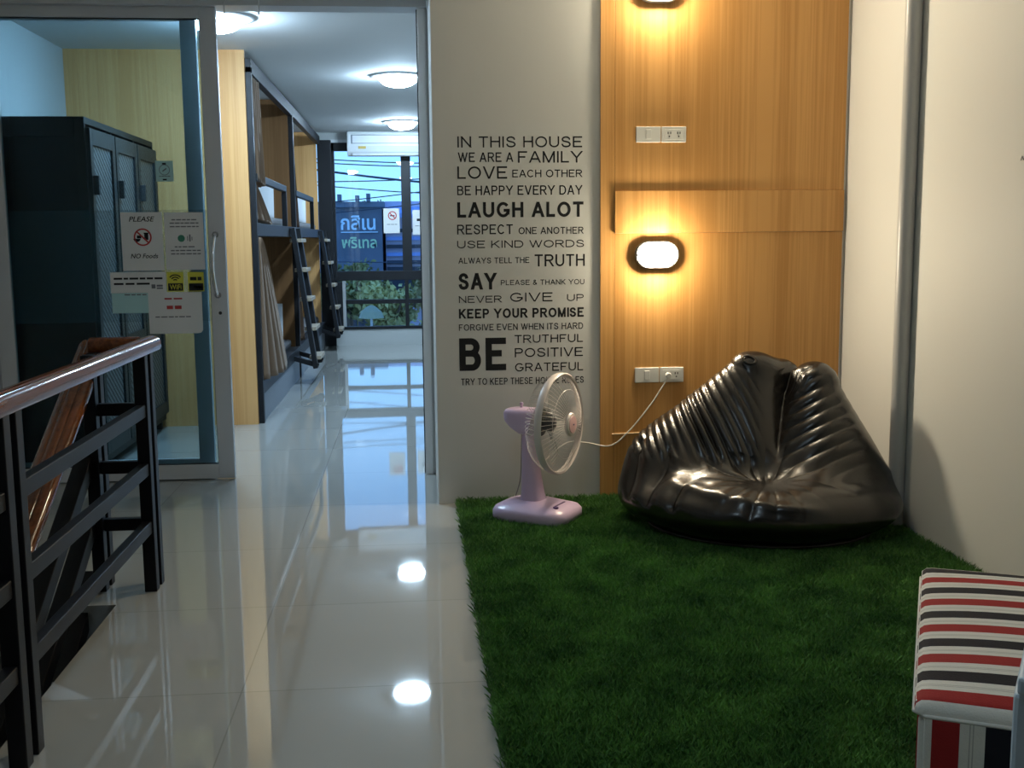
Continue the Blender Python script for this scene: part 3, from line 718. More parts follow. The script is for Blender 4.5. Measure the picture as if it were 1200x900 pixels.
n6 = notice('notice_card', -1.291, -1.204, 1.557, 1.660, 'paper_blue', 'small square pale card alone high on the door glass')
ring(n6, -1.2475, 1.615, .024, .027, 'ink_grey'); slash(n6, -1.2475, 1.615, .012, PI / 5, .003, 'ink_grey')
b = MB(); b.box(-1.258, -1.238, yT - .0002, yT, 1.642, 1.650); obj('black_tab', b, 'ink', n6); b = MB(); b.box(-1.258, -1.238, yT - .0002, yT, 1.563, 1.570); obj('black_tab', b, 'ink', n6); words(n6, -1.275, -1.220, 1.581, .004, 4)

# notices on the window glass
def wnotice(x0, x1, z0, z1, label, no):
    global yT
    o = tag(obj('window_notice', MB().box(x0, x1, YE - .0012, YE - .0002 + .004, z0, z1), 'paper'), label, 'notice')
    keep = yT; yT = YE - .0018
    if no:
        cx = (x0 + x1) / 2 + .01; cz = z1 - .085
        ring(o, cx, cz, .040, .052, 'ink_red', 'prohibition_ring'); slash(o, cx, cz, .046, -PI / 4, .006, 'ink_red')
        b = MB(); b.box(cx - .028, cx + .028, yT - .0001, yT, cz - .008, cz + .006); obj('cigarette_pictogram', b, 'ink', o)
        words(o, x0 + .04, x1 - .03, z0 + .10, .008, 3)
    else:
        words(o, x0 + .05, x0 + .12, z0 + .16, .03, 2, 'ink'); words(o, x0 + .03, x1 - .03, z0 + .10, .008, 4)
    yT = keep; return o
wnotice(-.326, -.135, 1.33, 1.622, 'white paper with a red no smoking ring on the window left of the mullion', True)
wnotice(.018, .22, 1.31, 1.602, 'white paper with dark print on the window right of the mullion', False)

# ------------------------------------------------------------------ stair railing
t = thing('stair_railing', (-.96, 3.9, 0), 'black steel stair railing with varnished brown handrail around the stairwell', 'railing')
prof = [(-.028, 0), (.028, 0), (.034, .008), (.034, .022)] + [(.034 * math.cos(a), .022 + .026 * math.sin(a)) for a in (.25, .5, .72, .92, 1.1)] + [(.013, .0445), (.011, .0425), (.009, .0465), (0, .048), (-.009, .0465), (-.011, .0425), (-.013, .0445)] + [(.034 * math.cos(a), .022 + .026 * math.sin(a)) for a in (2.04, 2.22, 2.42, 2.64, 2.89)] + [(-.034, .022), (-.034, .008)]
xr = -.962
obj('handrail', MB().prism([(xr + p, .858 + q * 1.1) for p, q in prof], 'y', .9, 4.10), 'handrail', t, smooth=50)
obj('handrail', MB().prism([(4.045 + p, .858 + q * 1.1) for p, q in prof], 'x', -1.165, xr - .03), 'handrail', t, smooth=50)
posts = [(xr, 1.32), (xr, 1.40), (xr, 2.575), (xr, 2.655), (xr, 3.915), (xr, 3.995), (-1.145, 3.935), (-1.145, 4.010)]
for x, y in posts:
    obj('post', MB().box(x - .022, x + .022, y - .022, y + .022, 0, .858), 'rail', t, bevel=.003)
for z in (.24, .45, .66):
    for ya_, yb_ in ((1.42, 2.555), (2.675, 3.895)):
        obj('bar', MB().box(xr - .016, xr + .016, ya_, yb_, z - .022, z + .022), 'rail', t, bevel=.003)
    obj('bar', MB().box(-1.125, xr - .02, 3.935, 3.967, z - .022, z + .022), 'rail', t, bevel=.003)
# the flight's own rail going down from the far newel towards the camera
xs = -1.175; y0s, y1s = 4.10, 2.0; sl = .585
def down(z, y): return z - (y0s - y) * sl
vs = []
for y in (y0s, y1s):
    for p, q in prof: vs.append((xs + p * 1.45, y, down(.872, y) + q * 1.25 - .03))
n = len(prof); fs = [(i, (i + 1) % n, n + (i + 1) % n, n + i) for i in range(n)] + [tuple(range(n))[::-1], tuple(range(n, 2 * n))]
obj('handrail', MB().add(vs, fs), 'handrail', t, smooth=50)
for dz in (.30, .52, .735):
    b = MB(); b.bar((xs, 3.95, down(.872 - dz, 3.95)), (xs, y1s, down(.872 - dz, y1s)), .055, .06); obj('bar', b, 'rail', t, bevel=.003)
obj('post', MB().box(xs - .022, xs + .022, 2.05, 2.094, -1.17, -.36), 'rail', t, bevel=.003)

# ------------------------------------------------------------------ artificial grass
def turf():
    rg = np.random.default_rng(3)
    X0, X1, Y0, Y1 = .185, XR - .004, 1.2, YW - .022
    edge = lambda y: X0 + .006 * np.sin(y * 23) + .004 * np.sin(y * 71 + 1)
    t = tag(obj('artificial_grass_mat', MB().box(X0 + .012, X1, Y0, Y1, .0005, .012), 'turf_base'), 'green artificial grass mat covering the lounge corner', 'grass mat')
    n = 290000
    y = Y0 + (Y1 - Y0) * rg.random(n); x = X0 + (X1 - X0) * rg.random(n); x = np.maximum(x, edge(y))
    hgt = rg.uniform(.018, .034, n); an = rg.uniform(0, 2 * PI, n); w = rg.uniform(.0011, .0019, n); ln = rg.uniform(.2, .95, n) * hgt
    dx, dy = np.cos(an), np.sin(an); la = rg.uniform(0, 2 * PI, n)
    tx, ty = x + np.cos(la) * ln, y + np.sin(la) * ln
    tx = np.minimum(tx, X1); ty = np.minimum(ty, YW - .014)
    V = np.empty((n, 4, 3), np.float32)
    V[:, 0] = np.c_[x - dx * w, y - dy * w, np.full(n, .011)]; V[:, 1] = np.c_[x + dx * w, y + dy * w, np.full(n, .011)]
    mx, my = x * .55 + tx * .45, y * .55 + ty * .45
    V[:, 2] = np.c_[mx + dx * w * .9, my + dy * w * .9, .011 + hgt * .62]; V[:, 3] = np.c_[tx, ty, .011 + hgt]
    me = bpy.data.meshes.new('grass_blades'); me.vertices.add(n * 4); me.vertices.foreach_set('co', V.reshape(-1))
    me.loops.add(n * 6); me.polygons.add(n * 2)
    base = (np.arange(n) * 4)[:, None]
    me.loops.foreach_set('vertex_index', (base + np.array([[0, 1, 2, 0, 2, 3]])).reshape(-1).astype(np.int32))
    me.polygons.foreach_set('loop_start', (np.arange(n * 2) * 3).astype(np.int32))
    me.update(calc_edges=True)
    o = link('grass_blades', me, 'turf', t); o['kind'] = 'stuff'
turf()

# ------------------------------------------------------------------ wall lettering
LINES = [
    ('IN THIS HOUSE', 0.218, 0.794, 1.666, 1.716, 0), ('WE ARE A', 0.220, 0.473, 1.601, 1.644, 0), ('FAMILY', 0.496, 0.794, 1.597, 1.649, 0),
    ('LOVE', 0.216, 0.445, 1.525, 1.581, 0), ('EACH OTHER', 0.469, 0.794, 1.531, 1.565, 0), ('BE HAPPY EVERY DAY', 0.214, 0.794, 1.451, 1.494, 0),
    ('LAUGH ALOT', 0.213, 0.800, 1.349, 1.419, 1), ('RESPECT', 0.211, 0.469, 1.272, 1.317, 0), ('ONE ANOTHER', 0.496, 0.800, 1.271, 1.303, 0),
    ('USE KIND WORDS', 0.210, 0.803, 1.209, 1.243, 0), ('ALWAYS TELL THE', 0.215, 0.545, 1.138, 1.165, 0), ('TRUTH', 0.570, 0.806, 1.121, 1.177, 0),
    ('SAY', 0.213, 0.389, 1.017, 1.094, 1), ('PLEASE & THANK YOU', 0.411, 0.804, 1.036, 1.060, 0), ('NEVER', 0.214, 0.414, 0.956, 0.988, 0),
    ('GIVE', 0.454, 0.653, 0.958, 1.000, 0), ('UP', 0.722, 0.801, 0.958, 0.990, 0), ('KEEP YOUR PROMISE', 0.213, 0.801, 0.883, 0.928, 1),
    ('FORGIVE EVEN WHEN ITS HARD', 0.212, 0.798, 0.826, 0.856, 0), ('BE', 0.212, 0.432, 0.637, 0.791, 1), ('TRUTHFUL', 0.473, 0.797, 0.764, 0.802, 0),
    ('POSITIVE', 0.473, 0.797, 0.697, 0.740, 0), ('GRATEFUL', 0.474, 0.798, 0.629, 0.669, 0), ('TRY TO KEEP THESE HOUSE RULES', 0.218, 0.801, 0.569, 0.601, 0)]
t = thing('wall_lettering', (.5, YW - .001, .57), 'black vinyl house rules lettering on the white wall above the fan', 'wall lettering')
for s, a, c, z0, z1, bold in LINES:
    obj('lettering', caps_mb(s, a, c, z0, z1, YW - .0002, bold, .0002), 'vinyl', t)
# the small grey scribble on the right wall near the frame's edge
b = MB()
pts = [(XR - .002, 3.575 - .008 * k, 1.497 + (.014 if k % 2 else 0)) for k in range(11)]
b.tube(pts, .0013, 5)
tag(obj('wall_mark', b, 'ink_grey'), 'small grey zigzag scribble on the right wall', 'mark')

# ------------------------------------------------------------------ bulkhead wall lamps on the oak panel
def wall_lamp(x, z, label):
    t = thing('wall_lamp', (x, YW - .0125, z), label, 'wall lamp', 'warm bulkhead lamps on the wood panel')
    def capsule(hw, hh, y0, y1, taper=1.0, n=12):
        pr = []
        for s, a0 in ((1, -PI / 2), (-1, PI / 2)):
            for k in range(n + 1):
                a = a0 + PI * k / n; pr.append((s * (hw - hh) + hh * math.cos(a), hh * math.sin(a)))
        m = len(pr); vs = [(p, y0, q) for p, q in pr] + [(p * taper, y1, q * taper) for p, q in pr]
        return vs, [(i, (i + 1) % m, m + (i + 1) % m, m + i) for i in range(m)] + [tuple(range(m))[::-1], tuple(range(m, 2 * m))]
    b = MB(); b.add(*capsule(.104, .064, 0, -.034))
    obj('housing', b, 'lamp_base', t, smooth=40, bevel=.006, local=True)
    b = MB(); n = 14
    rows = []
    for j in range(7):
        a = PI / 2 * j / 6; k = math.cos(a); rows.append(capsule(.086 * (k * .75 + .25) if j < 6 else .03, .052 * max(k, .06), -.034 - .045 * math.sin(a), -.034)[0][:2 * 13])
    m = len(rows[0]); vs = [p for r in rows for p in r]
    fs = [(j * m + i, j * m + (i + 1) % m, (j + 1) * m + (i + 1) % m, (j + 1) * m + i) for j in range(6) for i in range(m)] + [tuple(range(6 * m, 7 * m))]
    obj('lamp_glass', MB().add(vs, fs), 'lamp_warm', t, smooth=60, local=True)
    obj('screw', MB().lathe([(.005, 0), (.005, -.004), (.003, -.006)], (-.094, -.034, 0), 'y', 10), 'chrome', t, local=True)
    return t
wall_lamp(1.142, 1.170, 'warm oval bulkhead lamp on the wood panel below the upper switches')
wall_lamp(1.142, 2.372, 'warm oval bulkhead lamp cut off by the top edge, near the ceiling')

# ------------------------------------------------------------------ switches and sockets
def plate(x, z, kind, label):
    y = YW - .0125
    t = thing('light_switch' if kind == 'switch' else 'wall_socket', (x, y, z), label, 'switch' if kind == 'switch' else 'socket', 'white switch plates' if kind == 'switch' else 'white socket plates')
    obj('plate', MB().box(-.058, .058, -.009, 0, -.036, .036), 'plastic', t, bevel=.003, local=True)
    if kind == 'switch':
        obj('rocker', MB().box(-.013, .013, -.013, -.0088, -.022, .022), 'plastic', t, bevel=.002, local=True)
    else:
        obj('socket_face', MB().box(-.046, .046, -.011, -.0088, -.024, .024), 'plastic', t, bevel=.002, local=True)
        for c in (-.022, .022):
            b = MB()
            for dx, dz, w, h in ((-.006, .007, .0022, .005), (.006, .007, .0022, .005), (0, -.009, .003, .003)): b.box(c + dx - w, c + dx + w, -.0116, -.0108, dz - h, dz + h)
            obj('pin_hole', b, 'seal', t, local=True)
    return t
plate(1.1005, 1.722, 'switch', 'upper white light switch plate between the two wall lamps')
plate(1.2200, 1.722, 'socket', 'upper white double socket plate between the two wall lamps')
plate(1.1015, .602, 'switch', 'lower white light switch plate beside the bean bag')
plate(1.2210, .602, 'socket', 'lower white double socket plate with the fan plug in it')
# the pale stick lying against the panel
b = MB(); b.tube([(.935, YW - .017, .320), (1.112, YW - .017, .324)], .0042, 8)
tag(obj('wooden_stick', b, 'stick', smooth=60), 'thin pale wooden stick fixed across the wood panel below the switches', 'stick')

# ------------------------------------------------------------------ the fan
FX, FY, FZ = .532, 4.690, .022
fan = thing('desk_fan', (FX, FY, FZ), 'lilac plastic desk fan standing on the grass mat', 'fan', rz=math.radians(-33))
def superring(hx, hy, z, e, n=40, cx=0.0):
    out = []
    for k in range(n):
        a = 2 * PI * k / n; ca, sa = math.cos(a), math.sin(a)
        out.append((cx + hx * abs(ca) ** e * (1 if ca > 0 else -1), hy * abs(sa) ** e * (1 if sa > 0 else -1), z))
    return out
def stack(rings):
    m = len(rings[0]); vs = [p for r in rings for p in r]
    fs = [(j * m + i, j * m + (i + 1) % m, (j + 1) * m + (i + 1) % m, (j + 1) * m + i) for j in range(len(rings) - 1) for i in range(m)]
    return vs, fs + [tuple(range(m))[::-1], tuple(range((len(rings) - 1) * m, len(rings) * m))]
rings = [superring(.172, .135, 0, .48), superring(.182, .144, .010, .48), superring(.182, .144, .040, .48), superring(.172, .134, .056, .5, cx=-.002), superring(.135, .098, .070, .6, cx=-.012), superring(.080, .068, .084, .7, cx=-.025)]
base = obj('base', MB().add(*stack(rings)), 'lilac', fan, smooth=50, local=True)
for k in range(4):
    b = MB(); b.box(.065 + .0, .087, -.034 + .018 * k, -.021 + .018 * k, .058, .078); obj('push_button', b, 'lilac', base, bevel=.003, local=True)
b = MB(); b.bar((.112, -.050, .0715), (.112, .045, .0715), .008, .004); b.lathe([(.012, .058), (.012, .073), (.004, .075)], (.120, -.062, 0), 'z', 16)
obj('control_print', b, 'purple', base, local=True)
rings = [superring(.056, .060, .074, .7, cx=-.020), superring(.047, .052, .11, .75, cx=-.022), superring(.038, .042, .22, .8, cx=-.030), superring(.030, .033, .36, .9, cx=-.040), superring(.028, .028, .40, 1, cx=-.04)]
obj('column', MB().add(*stack(rings)), 'lilac', fan, smooth=50, local=True)
HZ = .430; RX = .112      # ring plane
def msec(x, hy, zt, zb, e=.55, n=36):
    return [(x, hy * abs(math.cos(a)) ** e * math.copysign(1, math.cos(a)), HZ + (zt + zb) / 2 + (zt - zb) / 2 * abs(math.sin(a)) ** e * math.copysign(1, math.sin(a))) for a in [2 * PI * k / n for k in range(n)]]
mh = obj('motor_housing', MB().add(*stack([msec(-.146, .036, .046, .004), msec(-.138, .046, .054, -.008), msec(-.11, .054, .058, -.034), msec(-.07, .058, .060, -.056), msec(-.02, .060, .060, -.060), msec(.016, .058, .058, -.058)])), 'lilac', fan, smooth=45, local=True)
obj('oscillation_knob', MB().lathe([(.006, .058), (.006, .070), (.008, .072), (.008, .080), (.004, .083)], (-.075, 0, HZ), 'z', 14), 'lilac', mh, local=True)
obj('motor_plate', MB().lathe([(.01, .014), (.062, .014), (.062, .024), (.01, .026)], (0, 0, HZ), 'x', 28), 'motor', fan, smooth=40, local=True)
def ringpts(r, x, n=56): return [(x, r * math.cos(2 * PI * k / n), HZ + r * math.sin(2 * PI * k / n)) for k in range(n)]
RR = .214
b = MB()
NW = 60
for k in range(NW):
    a = 2 * PI * k / NW; pts = []
    for s in range(7):
        u = s / 6; r = .062 + (RR - .062) * (1 - (1 - u) ** 1.7); x = .018 + (RX - .008 - .018) * u ** 3.2
        a2 = a + .10 * u
        pts.append((x, r * math.cos(a2), HZ + r * math.sin(a2)))
    b.tube(pts, .0009, 4)
b.tube(ringpts(.064, .018), .002, 6, close=True)
obj('rear_grille', b, 'wire', fan, smooth=60, local=True)
b = MB()
for k in range(NW):
    a = 2 * PI * k / NW; pts = []
    for s in range(7):
        u = s / 6; r = .048 + (RR - .048) * u; x = RX + .052 * (1 - u ** 2.4)
        a2 = a + .12 * u
        pts.append((x, r * math.cos(a2), HZ + r * math.sin(a2)))
    b.tube(pts, .0009, 4)
b.tube(ringpts(.150, RX + .052 * (1 - ((.150 - .048) / (RR - .048)) ** 2.4)), .0009, 6, close=True)
obj('front_grille', b, 'wire', fan, smooth=60, local=True)
b = MB(); b.lathe([(RR - .003, -.016), (RR + .004, -.018), (RR + .008, -.010), (RR + .008, .010), (RR + .003, .015), (RR - .003, .012), (RR - .003, -.016)], (RX, 0, HZ), 'x', 64, caps=False)
obj('grille_rim', b, 'wire', fan, smooth=50, local=True)
bd = obj('badge', MB().lathe([(.01, .044), (.050, .044), (.052, .052), (.046, .060), (.01, .062)], (RX, 0, HZ), 'x', 36), 'wire', fan, smooth=40, local=True)
obj('badge_disc', MB().lathe([(.002, .0615), (.037, .0605), (.036, .0640), (.002, .0660)], (RX, 0, HZ), 'x', 32), 'pink', bd, smooth=40, local=True)
obj('badge_mark', MB().box(RX + .066, RX + .0668, -.006, .006, HZ - .003, HZ + .003), 'purple', bd, local=True)
obj('blade_hub', MB().lathe([(.005, .040), (.034, .040), (.036, .070), (.028, .084), (.005, .088)], (0, 0, HZ), 'x', 28), 'motor', fan, smooth=45, local=True)
for k in range(3):
    a0 = 2 * PI * k / 3 + .5; vs = []; nu, nv = 8, 8
    for i in range(nu + 1):
        u = i / nu; r = .032 + (.188 - .032) * u
        for j in range(nv + 1):
            w = j / nv - .5; wid = .30 + .85 * math.sin(PI * min(1, .18 + .70 * u)) * .75
            a = a0 + w * wid * 1.25 + .35 * u
            vs.append((.062 - .05 * w * (1 - .35 * u), r * math.cos(a), HZ + r * math.sin(a)))
    fs = [(i * (nv + 1) + j, i * (nv + 1) + j + 1, (i + 1) * (nv + 1) + j + 1, (i + 1) * (nv + 1) + j) for i in range(nu) for j in range(nv)]
    o = obj('blade', MB().add(vs, fs), 'blade', fan, smooth=60, local=True)
    md = o.modifiers.new('thickness', 'SOLIDIFY'); md.thickness = .002
def bez(pts, n=10):
    """smooth path through the points"""
    P = [Vector(p) for p in pts]; out = []
    for i in range(len(P) - 1):
        p0, p1, p2, p3 = P[max(i - 1, 0)], P[i], P[i + 1], P[min(i + 2, len(P) - 1)]
        for k in range(n):
            s = k / n; out.append(.5 * ((2 * p1) + (-p0 + p2) * s + (2 * p0 - 5 * p1 + 4 * p2 - p3) * s * s + (-p0 + 3 * p1 - 3 * p2 + p3) * s ** 3))
    return out + [P[-1]]
obj('motor_lead', MB().tube(bez([(-.085, .02, HZ - .055), (-.088, .02, .28), (-.095, .02, .16), (-.125, .03, .075), (-.135, .03, .045)]), .0028, 6), 'cord_grey', fan, smooth=60, local=True)
# supply cord: fan back -> along the wall -> plug
def fan_frame(mb):
    R = Matrix.Rotation(math.radians(33), 3, 'Z')
    q = MB(); q.f = mb.f; q.v = [tuple(R @ (Vector(p) - Vector((FX, FY, FZ)))) for p in mb.v]; return q
yp = YW - .026
cd = obj('power_cord', fan_frame(MB().tube(bez([(.47, 4.80, .050), (.56, 4.97, .17), (.70, 5.02, .285), (.80, 5.03, .288), (.925, yp - .005, .268), (1.02, yp - .01, .345), (1.12, yp - .014, .468), (1.165, yp - .020, .540), (1.197, yp - .030, .594)]), .0035, 7)), 'cord', fan, smooth=60, local=True); cd['label'] = 'thin white cord running from the fan up to the lower socket'
obj('plug', fan_frame(MB().lathe([(.010, 0), (.014, .004), (.014, .022), (.008, .030), (.004, .034)], (1.199, YW - .0240 - .034, .602), 'y', 16)), 'plastic', cd, smooth=45, local=True)

# ------------------------------------------------------------------ the bean bag
def bean_bag():
    NT, NP = 300, 460
    th = np.linspace(0.004, PI - .004, NT)[:, None]; ph = np.linspace(0, 2 * PI, NP, endpoint=False)[None, :]
    D = np.stack([np.sin(th) * np.cos(ph), np.sin(th) * np.sin(ph), np.cos(th) + 0 * ph], -1).reshape(-1, 3)
    c0 = np.array([0.02, 0.02, .17])
    def ell(p, c, r):
        q = (p - np.array(c)); r = np.array(r); k0 = np.linalg.norm(q / r, axis=-1); k1 = np.linalg.norm(q / r ** 2, axis=-1) + 1e-9
        return k0 * (k0 - 1) / k1
    def cone(p, a, ra, b_, rb):
        a = np.array(a); b_ = np.array(b_); ab = b_ - a; t = np.clip(((p - a) @ ab) / (ab @ ab), 0, 1)
        return np.linalg.norm(p - a - t[:, None] * ab, axis=-1) - (ra + (rb - ra) * t)
    def smin(a, b_, k): h = np.maximum(k - np.abs(a - b_), 0) / k; return np.minimum(a, b_) - h * h * k * .25
    def smax(a, b_, k): return -smin(-a, -b_, k)
    def sdf(p):
        A = ell(p, (0, -.01, .135), (.585, .50, .170))
        B = cone(p, (-.27, .09, .25), .265, (-.065, .14, .655), .072)
        B = smin(B, cone(p, (-.06, .06, .28), .20, (.015, .165, .630), .078), .10)
        Cc = cone(p, (.25, .10, .22), .295, (.225, .14, .590), .108)
        K = cone(p, (-.10, .24, .25), .20, (.09, .225, .610), .080)        # the back sheet between the two ears
        Dd = cone(p, (-.395, .00, .20), .175, (-.33, .05, .26), .18)
        lobes = smin(smin(B, K, .06), smin(Cc, K, .02), .012)
        d = smin(smin(A, Dd, .10), lobes, .07)
        d = smax(d, -cone(p, (.105, .05, .66), .004, (.035, -.20, .30), .050), .05)   # the deep fold down the back
        d = smax(d, -ell(p, (.02, -.265, .325), (.15, .11, .070)), .10)               # the hollow of the seat
        return d
    lo = np.zeros(len(D)); hi = np.full(len(D), np.nan); prev = np.zeros(len(D))
    for r in np.linspace(.03, .95, 70):
        s = sdf(c0 + D * r); new = (s > 0) & np.isnan(hi); hi[new] = r; lo[np.isnan(hi)] = r
    hi = np.where(np.isnan(hi), .95, hi)
    for _ in range(14):
        mid = (lo + hi) / 2; s = sdf(c0 + D * mid[:, None]); ins = s <= 0; lo = np.where(ins, mid, lo); hi = np.where(ins, hi, mid)
    Pn = c0 + D * lo[:, None]
    e = 4e-3; N = np.stack([sdf(Pn + np.eye(3)[i] * e) - sdf(Pn - np.eye(3)[i] * e) for i in range(3)], -1); N /= np.linalg.norm(N, axis=1)[:, None] + 1e-9
    u, v, z = Pn.T
    sst = lambda x, a, b_: (lambda t: t * t * (3 - 2 * t))(np.clip((x - a) / (b_ - a), 0, 1))
    front = sst(-N[:, 1], -.35, .35)
    wob = .8 * np.sin(4.3 * u + 3.1 * z + 1) + .6 * np.sin(7 * z - 5 * u + 2) + .3 * np.sin(13 * u + 3 * v)
    var = .62 + .38 * np.sin(9 * u + 6.3 * z + 2.2 * np.sin(5 * z + 7 * u))      # some folds deep, some shallow
    fold = lambda x: (np.abs(np.sin(x * .5)) ** .7) * 2 - 1.1                      # soft crest, tight crease
    # left ear: folds running down from its outer edge
    wl = sst(.06 - u, 0, .14) * sst(z, .26, .40) * front * sst(-u - .02 + (.75 - z) * .45, -.03, .24) * (1 - .5 * sst(z, .66, .74))
    sL = (.90 * u + .44 * z + .30 * (z - .4) ** 2)
    dL = .0115 * var * fold(2 * PI * sL / .037 + 1.6 * wob)
    # right ear: folds rising outwards
    wr = sst(u, .05, .13) * sst(z, .22, .34) * front * (1 - .7 * sst(z, .62, .70)) * (1 - .85 * sst(u + (z - .4) * .3, .34, .48))
    sR = (-.42 * u + .90 * z + .65 * (u - .2) ** 2)
    dR = .0100 * var * fold(2 * PI * sR / .043 + 1.4 * wob)
    # seat: folds radiating from the hollow
    ang = np.arctan2(v + .25, u - .03); rad = np.hypot(u - .03, (v + .25) * 1.1)
    up = sst(N[:, 2], .05, .5)
    ws = up * sst(rad, .02, .08) * (1 - sst(rad, .16, .40)) * sst(.42 - z, 0, .1)
    dS = .0085 * var * fold(15 * ang + 1.2 * wob + 5 * rad)
    # left arm: a few big soft puckers running towards the front
    wa = sst(-u, .20, .36) * sst(.42 - z, -.02, .10) * up
    dA = .015 * fold(2 * PI * (.62 * u - .78 * v + .3 * z) / .15 + .9 * wob)
    # a pinched lip along the front edge of the seat
    lip = np.exp(-((z - (.205 - .10 * u)) / .016) ** 2) * sst(-v, .22, .36) * sst(.38 - np.abs(u + .08), 0, .14)
    d = wl * dL + wr * dR + ws * dS + wa * dA + .012 * lip
    d += .004 * np.sin(9 * u + 1.5 * wob) * np.sin(8 * z + 7 * v + wob)
    Pn = Pn + N * d[:, None]
    Pn[:, 2] = np.maximum(Pn[:, 2], 0)
    vs = [tuple(p) for p in Pn]
    fs = [(i * NP + j, (i + 1) * NP + j, (i + 1) * NP + (j + 1) % NP, i * NP + (j + 1) % NP) for i in range(NT - 1) for j in range(NP)]
    fs += [tuple(range(NP)), tuple(range((NT - 1) * NP, NT * NP))[::-1]]
    t = thing('bean_bag', (1.455, 4.44, .020), 'black leatherette bean bag chair slumped in the grass corner', 'bean bag', rz=-math.atan2(1.455, 4.44))
    obj('cover', MB().add(vs, fs), 'leather', t, smooth=180, local=True)
    # rolled seam ends at the two ears, the piping round the foot
    P = []
    for k in range(17):
        a = 2 * PI * k / 17; P.append((-.050 + .026 * math.cos(a), .078 + .012 * math.sin(a), .706 + .015 * math.sin(a) - .006 * math.cos(a)))
    obj('seam_loop', MB().tube(P, .005, 8, close=True), 'leather_plain', t, smooth=60, local=True)
    P = [(.585 * .80 * math.cos(a), -.01 + .50 * .80 * math.sin(a), .022) for a in [2 * PI * k / 90 for k in range(90)]]
    obj('foot_piping', MB().tube(P, .006, 8, close=True), 'leather_plain', t, smooth=60, local=True)
bean_bag()

# ------------------------------------------------------------------ striped ottoman
OX, OY = .899, 1.823; OA = -math.radians(26.5)
ot = thing('ottoman', (OX, OY, 0), 'red, black and white striped cube ottoman at the edge of the grass mat', 'ottoman', rz=OA)
W_, D_, Hh = .80, .885, .425
def rounded_slab(w, d, z0, z1, r, crown, n=26):
    """box with rounded vertical and top edges and a softly crowned top"""
    vs = []; fs = []
    def sup(t, h):  # grid parameter -> position, denser near the edge
        return h * math.sin(t * PI / 2)
    for j in range(n + 1):
        for i in range(n + 1):
            a = -1 + 2 * i / n; c = -1 + 2 * j / n
            x = sup(a, w / 2); y = sup(c, d / 2)
            ex = max(0, abs(x) - (w / 2 - r)) / r; ey = max(0, abs(y) - (d / 2 - r)) / r; e = min(1, math.hypot(ex, ey))
            if math.hypot(ex, ey) > 1:
                k = 1 / math.hypot(ex, ey)
                x = math.copysign(w / 2 - r + ex * k * r, x) if ex > 0 else x
                y = math.copysign(d / 2 - r + ey * k * r, y) if ey > 0 else y
            cr = crown * (1 - (2 * x / w) ** 4) * (1 - (2 * y / d) ** 4)
            vs.append((x + w / 2, y + d / 2, z1 - crown + cr - r * .8 * (1 - math.sqrt(max(0, 1 - e * e)))))
    rim = [i for i in range(n + 1)] + [k * (n + 1) + n for k in range(1, n + 1)] + [n * (n + 1) + i for i in range(n - 1, -1, -1)] + [k * (n + 1) for k in range(n - 1, 0, -1)]
    fs = [(j * (n + 1) + i, j * (n + 1) + i + 1, (j + 1) * (n + 1) + i + 1, (j + 1) * (n + 1) + i) for j in range(n) for i in range(n)]
    o = len(vs); vs += [(vs[k][0], vs[k][1], z0) for k in rim]; m = len(rim)
    fs += [(rim[k], rim[(k + 1) % m], o + (k + 1) % m, o + k) for k in range(m)] + [tuple(range(o, o + m))]
    return vs, fs
lid = obj('lid', MB().add(*rounded_slab(W_, D_, Hh - .045, Hh, .020, .020)), 'stripe_top', ot, smooth=60, local=True)
body = obj('body', MB().box(.006, W_ - .006, .006, D_ - .006, .0, Hh - .045), 'stripe_top', ot, bevel=.012, local=True)
obj('front_cover', MB().box(.018, W_ - .018, -.003, .008, .004, Hh - .047), 'stripe_front', ot, bevel=.004, local=True)
b = MB(); r = .004
b.tube([(0 + .02, .0, Hh - .047), (W_ - .02, .0, Hh - .047), (W_, .02, Hh - .047), (W_, D_ - .02, Hh - .047), (W_ - .02, D_, Hh - .047), (.02, D_, Hh - .047), (0, D_ - .02, Hh - .047), (0, .02, Hh - .047)], r, 8, close=True)
b.tube([(.004, .02, Hh - .030), (.004, D_ - .02, Hh - .030)], .003, 6)
obj('piping', b, 'seam', ot, smooth=60, local=True)

# pale blue cabinet whose edge just enters the frame
t = thing('cabinet', (.7135, 1.195, 0), 'pale blue lacquered cabinet edge in front of the striped ottoman', 'cabinet', rz=-math.radians(34))
obj('cabinet_body', MB().box(0, .42, 0, .30, .05, .70), 'blue_board', t, bevel=.006, local=True)
obj('cabinet_top', MB().box(.004, .424, -.006, .304, .70, .722), 'blue_board', t, bevel=.004, local=True)
obj('cabinet_plinth', MB().box(.02, .40, .02, .28, 0, .05), 'plinth', t, local=True)

# ------------------------------------------------------------------ the street outside the window
struct(obj('ground_street', MB().box(-40, 40, YE + 2, 90, -3.6, -3.5), 'asphalt'))
t = thing('shop_building', (-5, 31, -3.5), 'navy blue shop building with a Thai name sign across the street', 'building')
obj('facade', MB().box(-11, -.80, 30.6, 38, -3.5, 2.15), 'navy', t)
obj('parapet', MB().box(-11.1, -.72, 30.4, 38.1, 2.15, 2.30), 'navy', t)
obj('shop_opening', MB().box(-6, -1.2, 30.5, 30.62, -3.5, -.6), 'house_dark', t)
obj('sign_lettering', text_mb('กสิเน', -1.93, -.98, 1.53, 1.93, 30.58, .02), 'sign_white', t)
obj('sign_rule', MB().box(-1.93, -.92, 30.55, 30.6, 1.46, 1.485), 'sign_white', t)
obj('sign_lettering', text_mb('พริเทล', -1.92, -.96, 1.03, 1.34, 30.58, .02), 'sign_green', t)
b = MB()
for x, z in ((-1.98, .42), (-1.5, .35), (-1.2, .46)): b.box(x, x + .10, 30.2, 30.59, 2.3, 2.3 + z * .45)
